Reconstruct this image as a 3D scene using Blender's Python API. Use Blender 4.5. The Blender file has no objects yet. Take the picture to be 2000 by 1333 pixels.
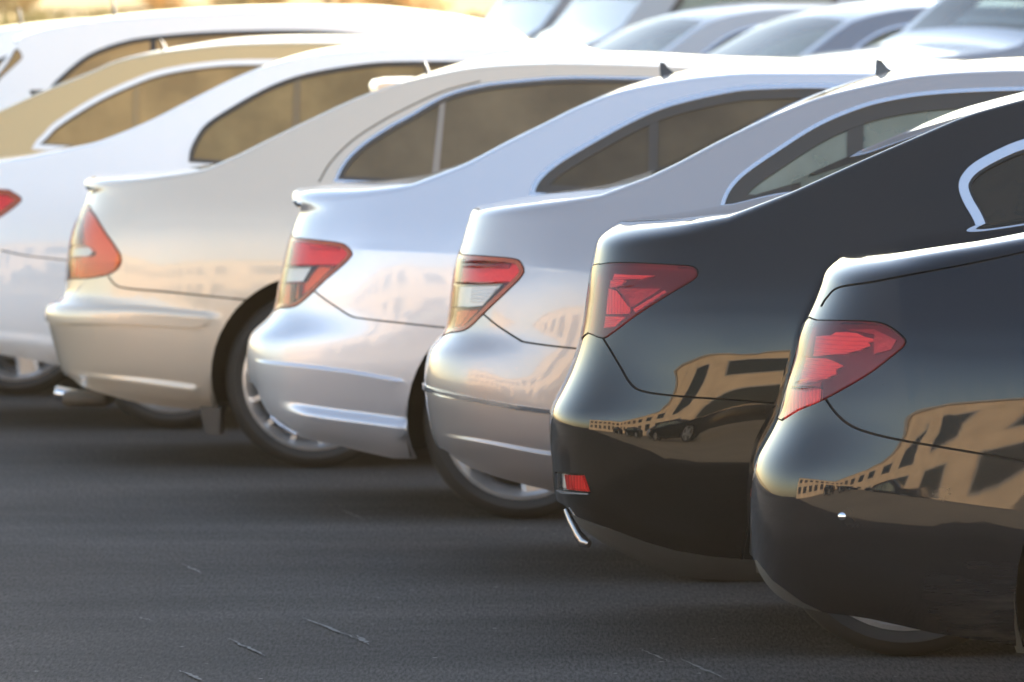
import bpy, math, random
import numpy as np
from mathutils.geometry import delaunay_2d_cdt
from mathutils import Vector
random.seed(7); rng = np.random.default_rng(7)

# ------------------------------------------------------------------ camera, sky, sun, exposure
SC = bpy.context.scene
COL = SC.collection
F_PX = 14050.0; CAM_H = 1.55; HORIZON = 68.0
PITCH = math.atan((666.5 - HORIZON) / F_PX)
cam_d = bpy.data.cameras.new('camera'); cam = bpy.data.objects.new('camera', cam_d); COL.objects.link(cam)
cam.location = (0, 0, CAM_H); cam.rotation_euler = (math.pi/2 - PITCH, 0, 0)
cam_d.sensor_width = 36; cam_d.lens = F_PX/2000*36; cam_d.clip_start = 0.5; cam_d.clip_end = 2000
cam_d.dof.use_dof = True; cam_d.dof.focus_distance = 16.6; cam_d.dof.aperture_fstop = 9.0
SC.camera = cam
SUN = Vector((2.2, 2.1, 1.0)).normalized()
EL = math.asin(SUN.z); AZ = math.atan2(SUN.x, SUN.y)
world = bpy.data.worlds.new('World'); SC.world = world; world.use_nodes = True
wn = world.node_tree.nodes; wl = world.node_tree.links
sky = wn.new('ShaderNodeTexSky'); sky.sky_type = 'NISHITA'; sky.sun_disc = False
sky.sun_elevation = EL; sky.sun_rotation = AZ; sky.dust_density = 1.0; sky.air_density = 1.0
wb_ = wn.new('ShaderNodeVectorMath'); wb_.operation = 'MULTIPLY'; wb_.inputs[1].default_value = (1.10, .975, .875)
wl.new(sky.outputs[0], wb_.inputs[0]); wl.new(wb_.outputs[0], wn['Background'].inputs[0]); wn['Background'].inputs[1].default_value = 0.11
sun_d = bpy.data.lights.new('sun', 'SUN'); sun_d.energy = 4.0; sun_d.angle = math.radians(0.5); sun_d.color = (1, .93, .82)
sun = bpy.data.objects.new('sun', sun_d); COL.objects.link(sun)
sun.rotation_euler = (-SUN).to_track_quat('-Z', 'Y').to_euler()
SC.view_settings.view_transform = 'Standard'; SC.view_settings.look = 'None'
SC.view_settings.gamma = 1; SC.view_settings.use_curve_mapping = False; SC.view_settings.exposure = 2.5
SC.render.engine = 'CYCLES'; SC.cycles.max_bounces = 10; SC.cycles.transparent_max_bounces = 12
SC.cycles.volume_bounces = 0; SC.cycles.use_denoising = True

# ------------------------------------------------------------------ materials
MATS = {}
def nmat(name):
    m = bpy.data.materials.new(name); m.use_nodes = True
    return m, m.node_tree.nodes, m.node_tree.links, m.node_tree.nodes['Principled BSDF']
def pmat(name, col, rough=.5, metal=0., coat=0., coat_r=.03, spec=.5, var=0., scale=6., bump=0., bscale=60., emit=None):
    if name in MATS: return MATS[name]
    m, n, l, b = nmat(name)
    b.inputs['Base Color'].default_value = (*col, 1); b.inputs['Roughness'].default_value = rough
    b.inputs['Metallic'].default_value = metal; b.inputs['Coat Weight'].default_value = coat
    b.inputs['Coat Roughness'].default_value = coat_r; b.inputs['Specular IOR Level'].default_value = spec
    tc = n.new('ShaderNodeTexCoord')
    if var:
        t = n.new('ShaderNodeTexNoise'); t.inputs['Scale'].default_value = scale; t.inputs['Detail'].default_value = 6
        r = n.new('ShaderNodeMapRange'); r.inputs[3].default_value = 1-var; r.inputs[4].default_value = 1+var
        r.inputs[1].default_value = .3; r.inputs[2].default_value = .7
        x = n.new('ShaderNodeVectorMath'); x.operation = 'SCALE'; x.inputs[0].default_value = col
        l.new(tc.outputs['Object'], t.inputs['Vector']); l.new(t.outputs['Fac'], r.inputs[0]); l.new(r.outputs[0], x.inputs['Scale'])
        l.new(x.outputs[0], b.inputs['Base Color'])
    if bump:
        t = n.new('ShaderNodeTexNoise'); t.inputs['Scale'].default_value = bscale; t.inputs['Detail'].default_value = 4
        u = n.new('ShaderNodeBump'); u.inputs['Strength'].default_value = bump; u.inputs['Distance'].default_value = .01
        l.new(tc.outputs['Object'], t.inputs['Vector']); l.new(t.outputs['Fac'], u.inputs['Height']); l.new(u.outputs[0], b.inputs['Normal'])
    if emit:
        b.inputs['Emission Color'].default_value = (*emit[0], 1); b.inputs['Emission Strength'].default_value = emit[1]
    MATS[name] = m; return m
def paint(name, col, metal, rough, dust=0.0, streaks=False, grime=.10):
    """clear-coated car paint with a thin uneven film of dust"""
    if name in MATS: return MATS[name]
    m, n, l, b = nmat(name)
    b.inputs['Metallic'].default_value = metal; b.inputs['Roughness'].default_value = rough
    b.inputs['Coat Weight'].default_value = 1; b.inputs['Coat IOR'].default_value = 1.5; b.inputs['Specular IOR Level'].default_value = 0.0 if not metal else .5
    tc = n.new('ShaderNodeTexCoord')
    t = n.new('ShaderNodeTexNoise'); t.inputs['Scale'].default_value = 3.2; t.inputs['Detail'].default_value = 9; t.inputs['Roughness'].default_value = .62
    l.new(tc.outputs['Object'], t.inputs['Vector'])
    sp = n.new('ShaderNodeTexNoise'); sp.inputs['Scale'].default_value = 55; sp.inputs['Detail'].default_value = 2
    l.new(tc.outputs['Object'], sp.inputs['Vector'])
    r = n.new('ShaderNodeMapRange'); r.inputs[1].default_value = .35; r.inputs[2].default_value = .75
    r.inputs[3].default_value = dust*.5; r.inputs[4].default_value = dust*1.5
    l.new(t.outputs['Fac'], r.inputs[0])
    gx = n.new('ShaderNodeSeparateXYZ'); l.new(tc.outputs['Object'], gx.inputs[0])
    gz = n.new('ShaderNodeMapRange'); gz.inputs[1].default_value = .50; gz.inputs[2].default_value = .22; gz.inputs[3].default_value = 0; gz.inputs[4].default_value = grime; l.new(gx.outputs['Z'], gz.inputs[0])
    gm = n.new('ShaderNodeMath'); gm.operation = 'MULTIPLY_ADD'; l.new(gz.outputs[0], gm.inputs[0]); l.new(t.outputs['Fac'], gm.inputs[1]); l.new(r.outputs[0], gm.inputs[2])
    fac = gm.outputs[0]
    if streaks:
        dm = n.new('ShaderNodeMapping'); dm.inputs['Scale'].default_value = (42, 0, 1.4); dn = n.new('ShaderNodeTexNoise'); dn.inputs['Scale'].default_value = 1; dn.inputs['Detail'].default_value = 3
        l.new(tc.outputs['Object'], dm.inputs[0]); l.new(dm.outputs[0], dn.inputs['Vector'])
        dz = n.new('ShaderNodeMath'); dz.operation = 'MULTIPLY_ADD'; dz.inputs[1].default_value = .34; l.new(dn.outputs['Fac'], dz.inputs[0]); l.new(gx.outputs['Z'], dz.inputs[2])
        da = n.new('ShaderNodeMapRange'); da.inputs[1].default_value = .965; da.inputs[2].default_value = .93; l.new(dz.outputs[0], da.inputs[0])
        db = n.new('ShaderNodeMapRange'); db.inputs[1].default_value = .172; db.inputs[2].default_value = .178; db.inputs[3].default_value = 1; db.inputs[4].default_value = 0; l.new(gx.outputs['X'], db.inputs[0])
        dc = n.new('ShaderNodeMath'); dc.operation = 'MAXIMUM'; l.new(da.outputs[0], dc.inputs[0]); l.new(db.outputs[0], dc.inputs[1])
        dd = n.new('ShaderNodeMath'); dd.operation = 'MULTIPLY_ADD'; dd.inputs[1].default_value = .035; l.new(dc.outputs[0], dd.inputs[0]); l.new(fac, dd.inputs[2]); fac = dd.outputs[0]
    if streaks:   # splashed dirt, stretched along the flow of water and wheel spray
        mp = n.new('ShaderNodeMapping'); mp.inputs['Rotation'].default_value = (0, math.radians(-32), 0); mp.inputs['Scale'].default_value = (5, 5, 46)
        s = n.new('ShaderNodeTexNoise'); s.inputs['Scale'].default_value = 1; s.inputs['Detail'].default_value = 7; s.inputs['Roughness'].default_value = .7
        l.new(tc.outputs['Object'], mp.inputs[0]); l.new(mp.outputs[0], s.inputs['Vector'])
        sx = n.new('ShaderNodeSeparateXYZ'); l.new(tc.outputs['Object'], sx.inputs[0])
        a = n.new('ShaderNodeMapRange'); a.inputs[1].default_value = .22; a.inputs[2].default_value = .62; l.new(sx.outputs['X'], a.inputs[0])
        c = n.new('ShaderNodeMapRange'); c.inputs[1].default_value = .42; c.inputs[2].default_value = .24; l.new(sx.outputs['Z'], c.inputs[0])
        d = n.new('ShaderNodeMapRange'); d.inputs[1].default_value = .47; d.inputs[2].default_value = .66; l.new(s.outputs['Fac'], d.inputs[0])
        k1 = n.new('ShaderNodeMath'); k1.operation = 'MULTIPLY'; l.new(a.outputs[0], k1.inputs[0]); l.new(c.outputs[0], k1.inputs[1])
        k2 = n.new('ShaderNodeMath'); k2.operation = 'MULTIPLY'; l.new(k1.outputs[0], k2.inputs[0]); l.new(d.outputs[0], k2.inputs[1])
        k3 = n.new('ShaderNodeMath'); k3.operation = 'MULTIPLY_ADD'; k3.inputs[1].default_value = .32; l.new(k2.outputs[0], k3.inputs[0]); l.new(fac, k3.inputs[2])
        fac = k3.outputs[0]
    mx = n.new('ShaderNodeMix'); mx.data_type = 'RGBA'; mx.inputs[6].default_value = (*col, 1); mx.inputs[7].default_value = (.27, .24, .20, 1)
    l.new(fac, mx.inputs[0]); l.new(mx.outputs[2], b.inputs['Base Color'])
    cr = n.new('ShaderNodeMapRange'); cr.inputs[1].default_value = 0; cr.inputs[2].default_value = .6; cr.inputs[3].default_value = .0; cr.inputs[4].default_value = .42
    l.new(fac, cr.inputs[0]); l.new(cr.outputs[0], b.inputs['Coat Roughness'])
    cw = n.new('ShaderNodeMapRange'); cw.inputs[1].default_value = 0; cw.inputs[2].default_value = .6; cw.inputs[3].default_value = 1; cw.inputs[4].default_value = .3
    l.new(fac, cw.inputs[0]); l.new(cw.outputs[0], b.inputs['Coat Weight'])
    bp = n.new('ShaderNodeBump'); bp.inputs['Strength'].default_value = .006; bp.inputs['Distance'].default_value = .01
    l.new(sp.outputs['Fac'], bp.inputs['Height']); l.new(bp.outputs[0], b.inputs['Normal'])
    MATS[name] = m; return m
def glass(name, tint, film=(.3, .28, .24), lo=.01, hi=.07):
    if name in MATS: return MATS[name]
    m, n, l, b = nmat(name); n.remove(b)
    tr = n.new('ShaderNodeBsdfTransparent'); tr.inputs[0].default_value = (*tint, 1)
    gl = n.new('ShaderNodeBsdfGlossy'); gl.inputs['Roughness'].default_value = .02
    fr = n.new('ShaderNodeFresnel'); fr.inputs[0].default_value = 1.5
    df = n.new('ShaderNodeBsdfDiffuse'); df.inputs[0].default_value = (*film, 1)
    tc = n.new('ShaderNodeTexCoord'); t = n.new('ShaderNodeTexNoise'); t.inputs['Scale'].default_value = 4; t.inputs['Detail'].default_value = 8
    l.new(tc.outputs['Object'], t.inputs['Vector'])
    r = n.new('ShaderNodeMapRange'); r.inputs[1].default_value = .35; r.inputs[2].default_value = .8; r.inputs[3].default_value = lo; r.inputs[4].default_value = hi
    l.new(t.outputs['Fac'], r.inputs[0])
    a = n.new('ShaderNodeMixShader'); c = n.new('ShaderNodeMixShader')
    l.new(fr.outputs[0], a.inputs[0]); l.new(tr.outputs[0], a.inputs[1]); l.new(gl.outputs[0], a.inputs[2])
    l.new(r.outputs[0], c.inputs[0]); l.new(a.outputs[0], c.inputs[1]); l.new(df.outputs[0], c.inputs[2])
    l.new(c.outputs[0], n['Material Output'].inputs[0]); MATS[name] = m; return m
def lens(name, col, ridge=0, rough=.25):
    """moulded lamp plastic with fine optic ridges under a clear skin"""
    if name in MATS: return MATS[name]
    m, n, l, b = nmat(name)
    b.inputs['Roughness'].default_value = rough; b.inputs['Coat Weight'].default_value = .6; b.inputs['Coat Roughness'].default_value = .01; b.inputs['Specular IOR Level'].default_value = .1
    tc = n.new('ShaderNodeTexCoord'); w = n.new('ShaderNodeTexNoise'); w.inputs['Scale'].default_value = 1; w.inputs['Detail'].default_value = 3
    mp = n.new('ShaderNodeMapping'); mp.inputs['Scale'].default_value = (9, 9, 60); l.new(tc.outputs['Object'], mp.inputs[0]); l.new(mp.outputs[0], w.inputs['Vector'])
    r = n.new('ShaderNodeMapRange'); r.inputs[1].default_value = .35; r.inputs[2].default_value = .65; r.inputs[3].default_value = .82; r.inputs[4].default_value = 1.08
    x = n.new('ShaderNodeVectorMath'); x.operation = 'SCALE'; x.inputs[0].default_value = col
    l.new(w.outputs['Fac'], r.inputs[0]); l.new(r.outputs[0], x.inputs['Scale']); l.new(x.outputs[0], b.inputs['Base Color'])
    if ridge:
        wv = n.new('ShaderNodeTexWave'); wv.bands_direction = 'Z' if ridge == 1 else 'X'; wv.inputs['Scale'].default_value = 28; l.new(tc.outputs['Object'], wv.inputs['Vector'])
        u = n.new('ShaderNodeBump'); u.inputs['Strength'].default_value = .25; u.inputs['Distance'].default_value = .003
        l.new(wv.outputs['Fac'], u.inputs['Height']); l.new(u.outputs[0], b.inputs['Normal'])
    MATS[name] = m; return m

RUBBER = pmat('dusty tyre rubber', (.018, .016, .013), .75, var=.25, scale=9)
ALLOY = pmat('alloy', (.50, .49, .48), .32, .75, coat=.4, var=.15, scale=20)
CHROME = pmat('chrome', (.82, .83, .85), .06, 1.)
SATIN = pmat('satin trim', (.72, .73, .77), .22, .85)
BLACKTRIM = pmat('black trim', (.016, .015, .014), .4)
BROWNTRIM = pmat('window surround', (.05, .043, .035), .35)
SEAM = pmat('panel gap shade', (.012, .011, .01), .9)
UNDER = pmat('haze brown underbody', (.040, .032, .021), .85, var=.3)  # brown lift in the colour stands in for warm haze below the cars
CABIN = pmat('cabin trim', (.035, .033, .03), .8)
SEATM = pmat('seat leather', (.06, .055, .05), .6)
SILLGREY = pmat('valance plastic', (.045, .043, .040), .5, var=.15)
G_DARK = glass('haze tinted glass', (.13, .10, .06), (.20, .14, .06), .25, .42); G_MID = glass('sky sheen green glass', (.62, .70, .64), (.46, .50, .42), .3, .55); G_REAR = glass('rear window glass', (.10, .09, .08), (.3, .28, .24), 0, .02); G_CLEAR = glass('windscreen glass', (.72, .8, .78))  # brown and pale green films stand in for warm haze and reflected sky
L_DRED = lens('lamp rim plastic', (.36, .075, .028)); L_BOWL = pmat('lamp reflector', (.97, .97, .96), .3, .0, bump=.35, bscale=90)
def lamp_glass(name, tint): return glass(name, tint, (.5, .45, .4), 0, .03)
LG_RED = lamp_glass('red lens', (.97, .19, .18)); LG_ORANGE = lamp_glass('orange red lens', (1, .38, .20)); LG_CLEAR = lamp_glass('clear lens', (.97, .97, .96)); LG_COPPER = lamp_glass('copper lens', (.97, .42, .22)); LG_WINE = lamp_glass('wine lens', (.98, .22, .21))
B_DARK = pmat('lamp housing', (.12, .10, .10), .35, .2, bump=.1); B_MID = pmat('lamp facet', (.45, .42, .40), .25, .5, bump=.3, bscale=70)
def ridged(name, col, d, sc):
    m, n, l, b = nmat(name); b.inputs['Base Color'].default_value = (*col, 1); b.inputs['Roughness'].default_value = .25; b.inputs['Metallic'].default_value = .0
    tc = n.new('ShaderNodeTexCoord'); w = n.new('ShaderNodeTexWave'); w.bands_direction = d; w.inputs['Scale'].default_value = sc; w.inputs['Distortion'].default_value = .4; l.new(tc.outputs['Object'], w.inputs['Vector'])
    u = n.new('ShaderNodeBump'); u.inputs['Strength'].default_value = .8; u.inputs['Distance'].default_value = .004; l.new(w.outputs['Fac'], u.inputs['Height']); l.new(u.outputs[0], b.inputs['Normal']); return m
B_HOT = ridged('ribbed reflector', (.97, .95, .95), 'Z', 34); B_PRISM = ridged('prism reflector', (.95, .95, .95), 'X', 40)

# ------------------------------------------------------------------ helpers
def link(o, parent=None):
    COL.objects.link(o)
    if parent: o.parent = parent
    return o
def mesh_obj(name, V, F, mat, parent=None, N=None, smooth=True):
    me = bpy.data.meshes.new(name); me.from_pydata([tuple(v) for v in V], [], [tuple(int(i) for i in f) for f in F])
    if smooth:
        me.polygons.foreach_set('use_smooth', [True]*len(me.polygons))
        if N is not None: me.normals_split_custom_set_from_vertices([tuple(v) for v in N])
    me.materials.append(mat)
    return link(bpy.data.objects.new(name, me), parent)
def thing(name, label, cat, loc=(0, 0, 0), rz=0, group=None):
    o = bpy.data.objects.new(name, None); o.location = loc; o.rotation_euler = (0, 0, rz); o.empty_display_size = .2
    return tag(link(o), label, cat, group)
def tag(o, label, cat, group=None, kind=None):
    if label: o['label'] = label
    if cat: o['category'] = cat
    if group: o['group'] = group
    if kind: o['kind'] = kind
    return o
def struct(o): o['kind'] = 'structure'; return o
def dup(o, parent=None):
    c = o.copy(); COL.objects.link(c); c.parent = parent
    for ch in list(o.children): dup(ch, c)
    return c
class MB:
    def __init__(s): s.V = []; s.F = []
    def box(s, x0, x1, y0, y1, z0, z1):
        b = len(s.V); s.V += [(x, y, z) for x in (x0, x1) for y in (y0, y1) for z in (z0, z1)]
        s.F += [tuple(b+i for i in f) for f in ((0, 1, 3, 2), (4, 6, 7, 5), (0, 4, 5, 1), (2, 3, 7, 6), (0, 2, 6, 4), (1, 5, 7, 3))]; return s
    def tube(s, pts, r, n=10):
        pts = [Vector(p) for p in pts]; rr = r if isinstance(r, (list, tuple)) else [r]*len(pts); rings = []
        for i, p in enumerate(pts):
            d = (pts[min(i+1, len(pts)-1)] - pts[max(i-1, 0)]).normalized()
            a = d.cross(Vector((0, 0, 1))); a = a.normalized() if a.length > .01 else Vector((1, 0, 0)); c = d.cross(a)
            b = len(s.V); rings.append(b)
            s.V += [tuple(p + rr[i]*(math.cos(2*math.pi*k/n)*a + math.sin(2*math.pi*k/n)*c)) for k in range(n)]
        for q in range(len(rings)-1):
            for k in range(n): s.F.append((rings[q]+k, rings[q]+(k+1) % n, rings[q+1]+(k+1) % n, rings[q+1]+k))
        s.F.append(tuple(rings[0]+k for k in range(n))[::-1]); s.F.append(tuple(rings[-1]+k for k in range(n))); return s
    def lathe_y(s, prof, n=48, closed=False):
        b = len(s.V); m = len(prof)
        for k in range(n):
            a = 2*math.pi*k/n; s.V += [(r*math.cos(a), y, r*math.sin(a)) for y, r in prof]
        for k in range(n):
            for j in range(m if closed else m-1):
                j2 = (j+1) % m; k2 = (k+1) % n; s.F.append((b+k*m+j, b+k*m+j2, b+k2*m+j2, b+k2*m+j))
        return s
    def prism(s, pts, y0, y1):   # pts in (x,z)
        b = len(s.V); n = len(pts); s.V += [(x, y0, z) for x, z in pts] + [(x, y1, z) for x, z in pts]
        s.F += [tuple(range(b, b+n)), tuple(range(b+2*n-1, b+n-1, -1))] + [(b+i, b+n+i, b+n+(i+1) % n, b+(i+1) % n) for i in range(n)]; return s
    def build(s, name, mat, parent=None, smooth=False):
        o = mesh_obj(name, s.V, s.F, mat, parent, smooth=smooth)
        if smooth:
            o.data.set_sharp_from_angle(angle=math.radians(38)) if hasattr(o.data, 'set_sharp_from_angle') else None
        return o
def ray(px, py, y):
    xr = (px-1000)/F_PX; yr = (666.5-py)/F_PX
    dy = math.cos(PITCH) + yr*math.sin(PITCH); dz = -math.sin(PITCH) + yr*math.cos(PITCH)
    t = y/dy; return t*xr, CAM_H + t*dz
def pchip(x, y):
    x = np.asarray(x, float); y = np.asarray(y, float); o = np.argsort(x); x = x[o]; y = y[o]
    k = np.concatenate([[True], np.diff(x) > 1e-5]); x = x[k]; y = y[k]
    h = np.diff(x); d = np.diff(y)/h; m = np.zeros_like(x)
    if len(x) > 2:
        w1 = 2*h[1:]+h[:-1]; w2 = h[1:]+2*h[:-1]; ok = d[:-1]*d[1:] > 0
        with np.errstate(divide='ignore', invalid='ignore'): hm = (w1+w2)/(w1/d[:-1]+w2/d[1:])
        m[1:-1] = np.where(ok, hm, 0)
    m[0] = d[0]; m[-1] = d[-1]
    def f(q):
        q = np.clip(np.asarray(q, float), x[0], x[-1]); i = np.clip(np.searchsorted(x, q)-1, 0, len(x)-2)
        t = (q-x[i])/h[i]; t2 = t*t; t3 = t2*t
        return (2*t3-3*t2+1)*y[i]+(t3-2*t2+t)*h[i]*m[i]+(-2*t3+3*t2)*y[i+1]+(t3-t2)*h[i]*m[i+1]
    return f
def sstep(t): t = np.clip(t, 0, 1); return t*t*(3-2*t)
def catmull(pts, n=5, closed=False):
    P = [np.array(p, float) for p in pts]; out = []; N = len(P)
    for i in range(N if closed else N-1):
        p0 = P[(i-1) % N] if closed or i > 0 else 2*P[0]-P[1]; p1 = P[i]; p2 = P[(i+1) % N]
        p3 = P[(i+2) % N] if closed or i+2 < N else 2*P[-1]-P[-2]
        for k in range(n):
            t = k/n; out.append(.5*((2*p1)+(-p0+p2)*t+(2*p0-5*p1+4*p2-p3)*t*t+(-p0+3*p1-3*p2+p3)*t**3))
    if not closed: out.append(P[-1])
    return out
def dedupe(p, eps=1.5e-3):
    q = [p[0]]
    for a in p[1:]:
        if np.hypot(*(np.asarray(a)-q[-1])) > eps: q.append(np.asarray(a))
    if np.hypot(*(np.asarray(q[-1])-q[0])) <= eps: q.pop()
    return np.array(q)
def inset(p, d):
    p = np.asarray(p); a = np.roll(p, 1, 0); c = np.roll(p, -1, 0)
    area = np.sum(p[:, 0]*c[:, 1]-c[:, 0]*p[:, 1]); s = 1 if area > 0 else -1
    e1 = p-a; e2 = c-p; e1 /= np.linalg.norm(e1, axis=1)[:, None]+1e-12; e2 /= np.linalg.norm(e2, axis=1)[:, None]+1e-12
    n1 = np.stack([-e1[:, 1], e1[:, 0]], 1)*s; n2 = np.stack([-e2[:, 1], e2[:, 0]], 1)*s
    n = n1+n2; k = np.maximum(np.sum(n*n1, 1), .5)
    q = p+n/k[:, None]*d
    if d <= 0: return q
    # drop points that the offset has pushed too near (or across) another edge
    ab = c-p; L2 = np.sum(ab*ab, 1)+1e-12; t = np.clip(np.einsum('ijk,jk->ij', q[:, None]-p[None], ab)/L2, 0, 1)
    D = np.linalg.norm(q[:, None]-(p[None]+t[..., None]*ab[None]), axis=2).min(1); ok = (D > d*.93) & inside(p, q)
    return q[ok] if ok.sum() > 3 else q
def strip(line, h):
    p = np.asarray(line, float); t = np.gradient(p, axis=0); t /= np.linalg.norm(t, axis=1)[:, None]+1e-12
    n = np.stack([-t[:, 1], t[:, 0]], 1); return np.concatenate([p+n*h, (p-n*h)[::-1]])
def inside(poly, P):
    x, y = P[:, 0], P[:, 1]; r = np.zeros(len(P), bool); a = np.asarray(poly); b = np.roll(a, -1, 0)
    for (x1, y1), (x2, y2) in zip(a, b):
        if y1 == y2: continue
        c = (y1 > y) != (y2 > y); r ^= c & (x < (x2-x1)*(y-y1)/(y2-y1)+x1)
    return r

WHEELS = {}
def wheel_proto(kind, R):
    """tyre and alloy rim meshes, axis along y, outside towards -y"""
    key = (kind, R)
    if key in WHEELS: return WHEELS[key]
    rr = R*.79; w = .115
    t = MB().lathe_y([(-w*.72, rr), (-w*.97, rr+.02), (-w, rr+(R-rr)*.45), (-w*.93, R-.022), (-w*.8, R-.006), (-w*.55, R), (-w*.5, R-.006), (-w*.44, R), (-.01, R+.002), (0, R-.006), (.01, R+.002), (w*.44, R), (w*.5, R-.006), (w*.55, R), (w*.8, R-.006), (w*.95, R-.03), (w, rr+.03), (w*.75, rr)], 56)
    r = MB().lathe_y([(-w*.70, rr+.002), (-w*.80, rr+.004), (-w*.82, rr-.008), (-w*.70, rr-.016), (-w*.3, rr-.035), (w*.75, rr-.03), (w*.8, rr)], 56)
    n = {'five': 5, 'twin': 10, 'multi': 14}[kind]
    for k in range(n):
        a = 2*math.pi*k/n - math.pi/2 + {'five': .22, 'twin': .05, 'multi': .1}[kind]
        hw0, hw1 = {'five': (.034, .050), 'twin': (.014, .020), 'multi': (.010, .013)}[kind]
        ca, sa = math.cos(a), math.sin(a); b = len(r.V)
        for rad, hw, y in ((.05, hw0, -w*.5), (.14, (hw0+hw1)/2, -w*.5), (rr-.012, hw1, -w*.5)):
            for sgn, dy in ((-1, .0), (-.7, -.012), (.7, -.012), (1, .0), (0, .03)):
                q = sgn*hw; r.V.append((rad*ca-q*sa, y+dy, rad*sa+q*ca))
        for i in range(2):
            for j in range(5): r.F.append((b+i*5+j, b+i*5+(j+1) % 5, b+i*5+5+(j+1) % 5, b+i*5+5+j))
    r.lathe_y([(-w*.68, 0.001), (-w*.70, .03), (-w*.62, .062), (-w*.3, .07)], 28)
    d = MB().lathe_y([(0, .06), (-.012, .07), (-.012, .16), (0, .17)], 40)
    def m(name, mb, mat):
        me = bpy.data.meshes.new(name); me.from_pydata(mb.V, [], mb.F); me.polygons.foreach_set('use_smooth', [True]*len(me.polygons)); me.set_sharp_from_angle(angle=math.radians(40)); me.materials.append(mat); return me
    WHEELS[key] = (m('tyre', t, RUBBER), m('rim', r, ALLOY), m('brake_disc', d, pmat('brake steel', (.25, .24, .23), .4, .8)))
    return WHEELS[key]

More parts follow.
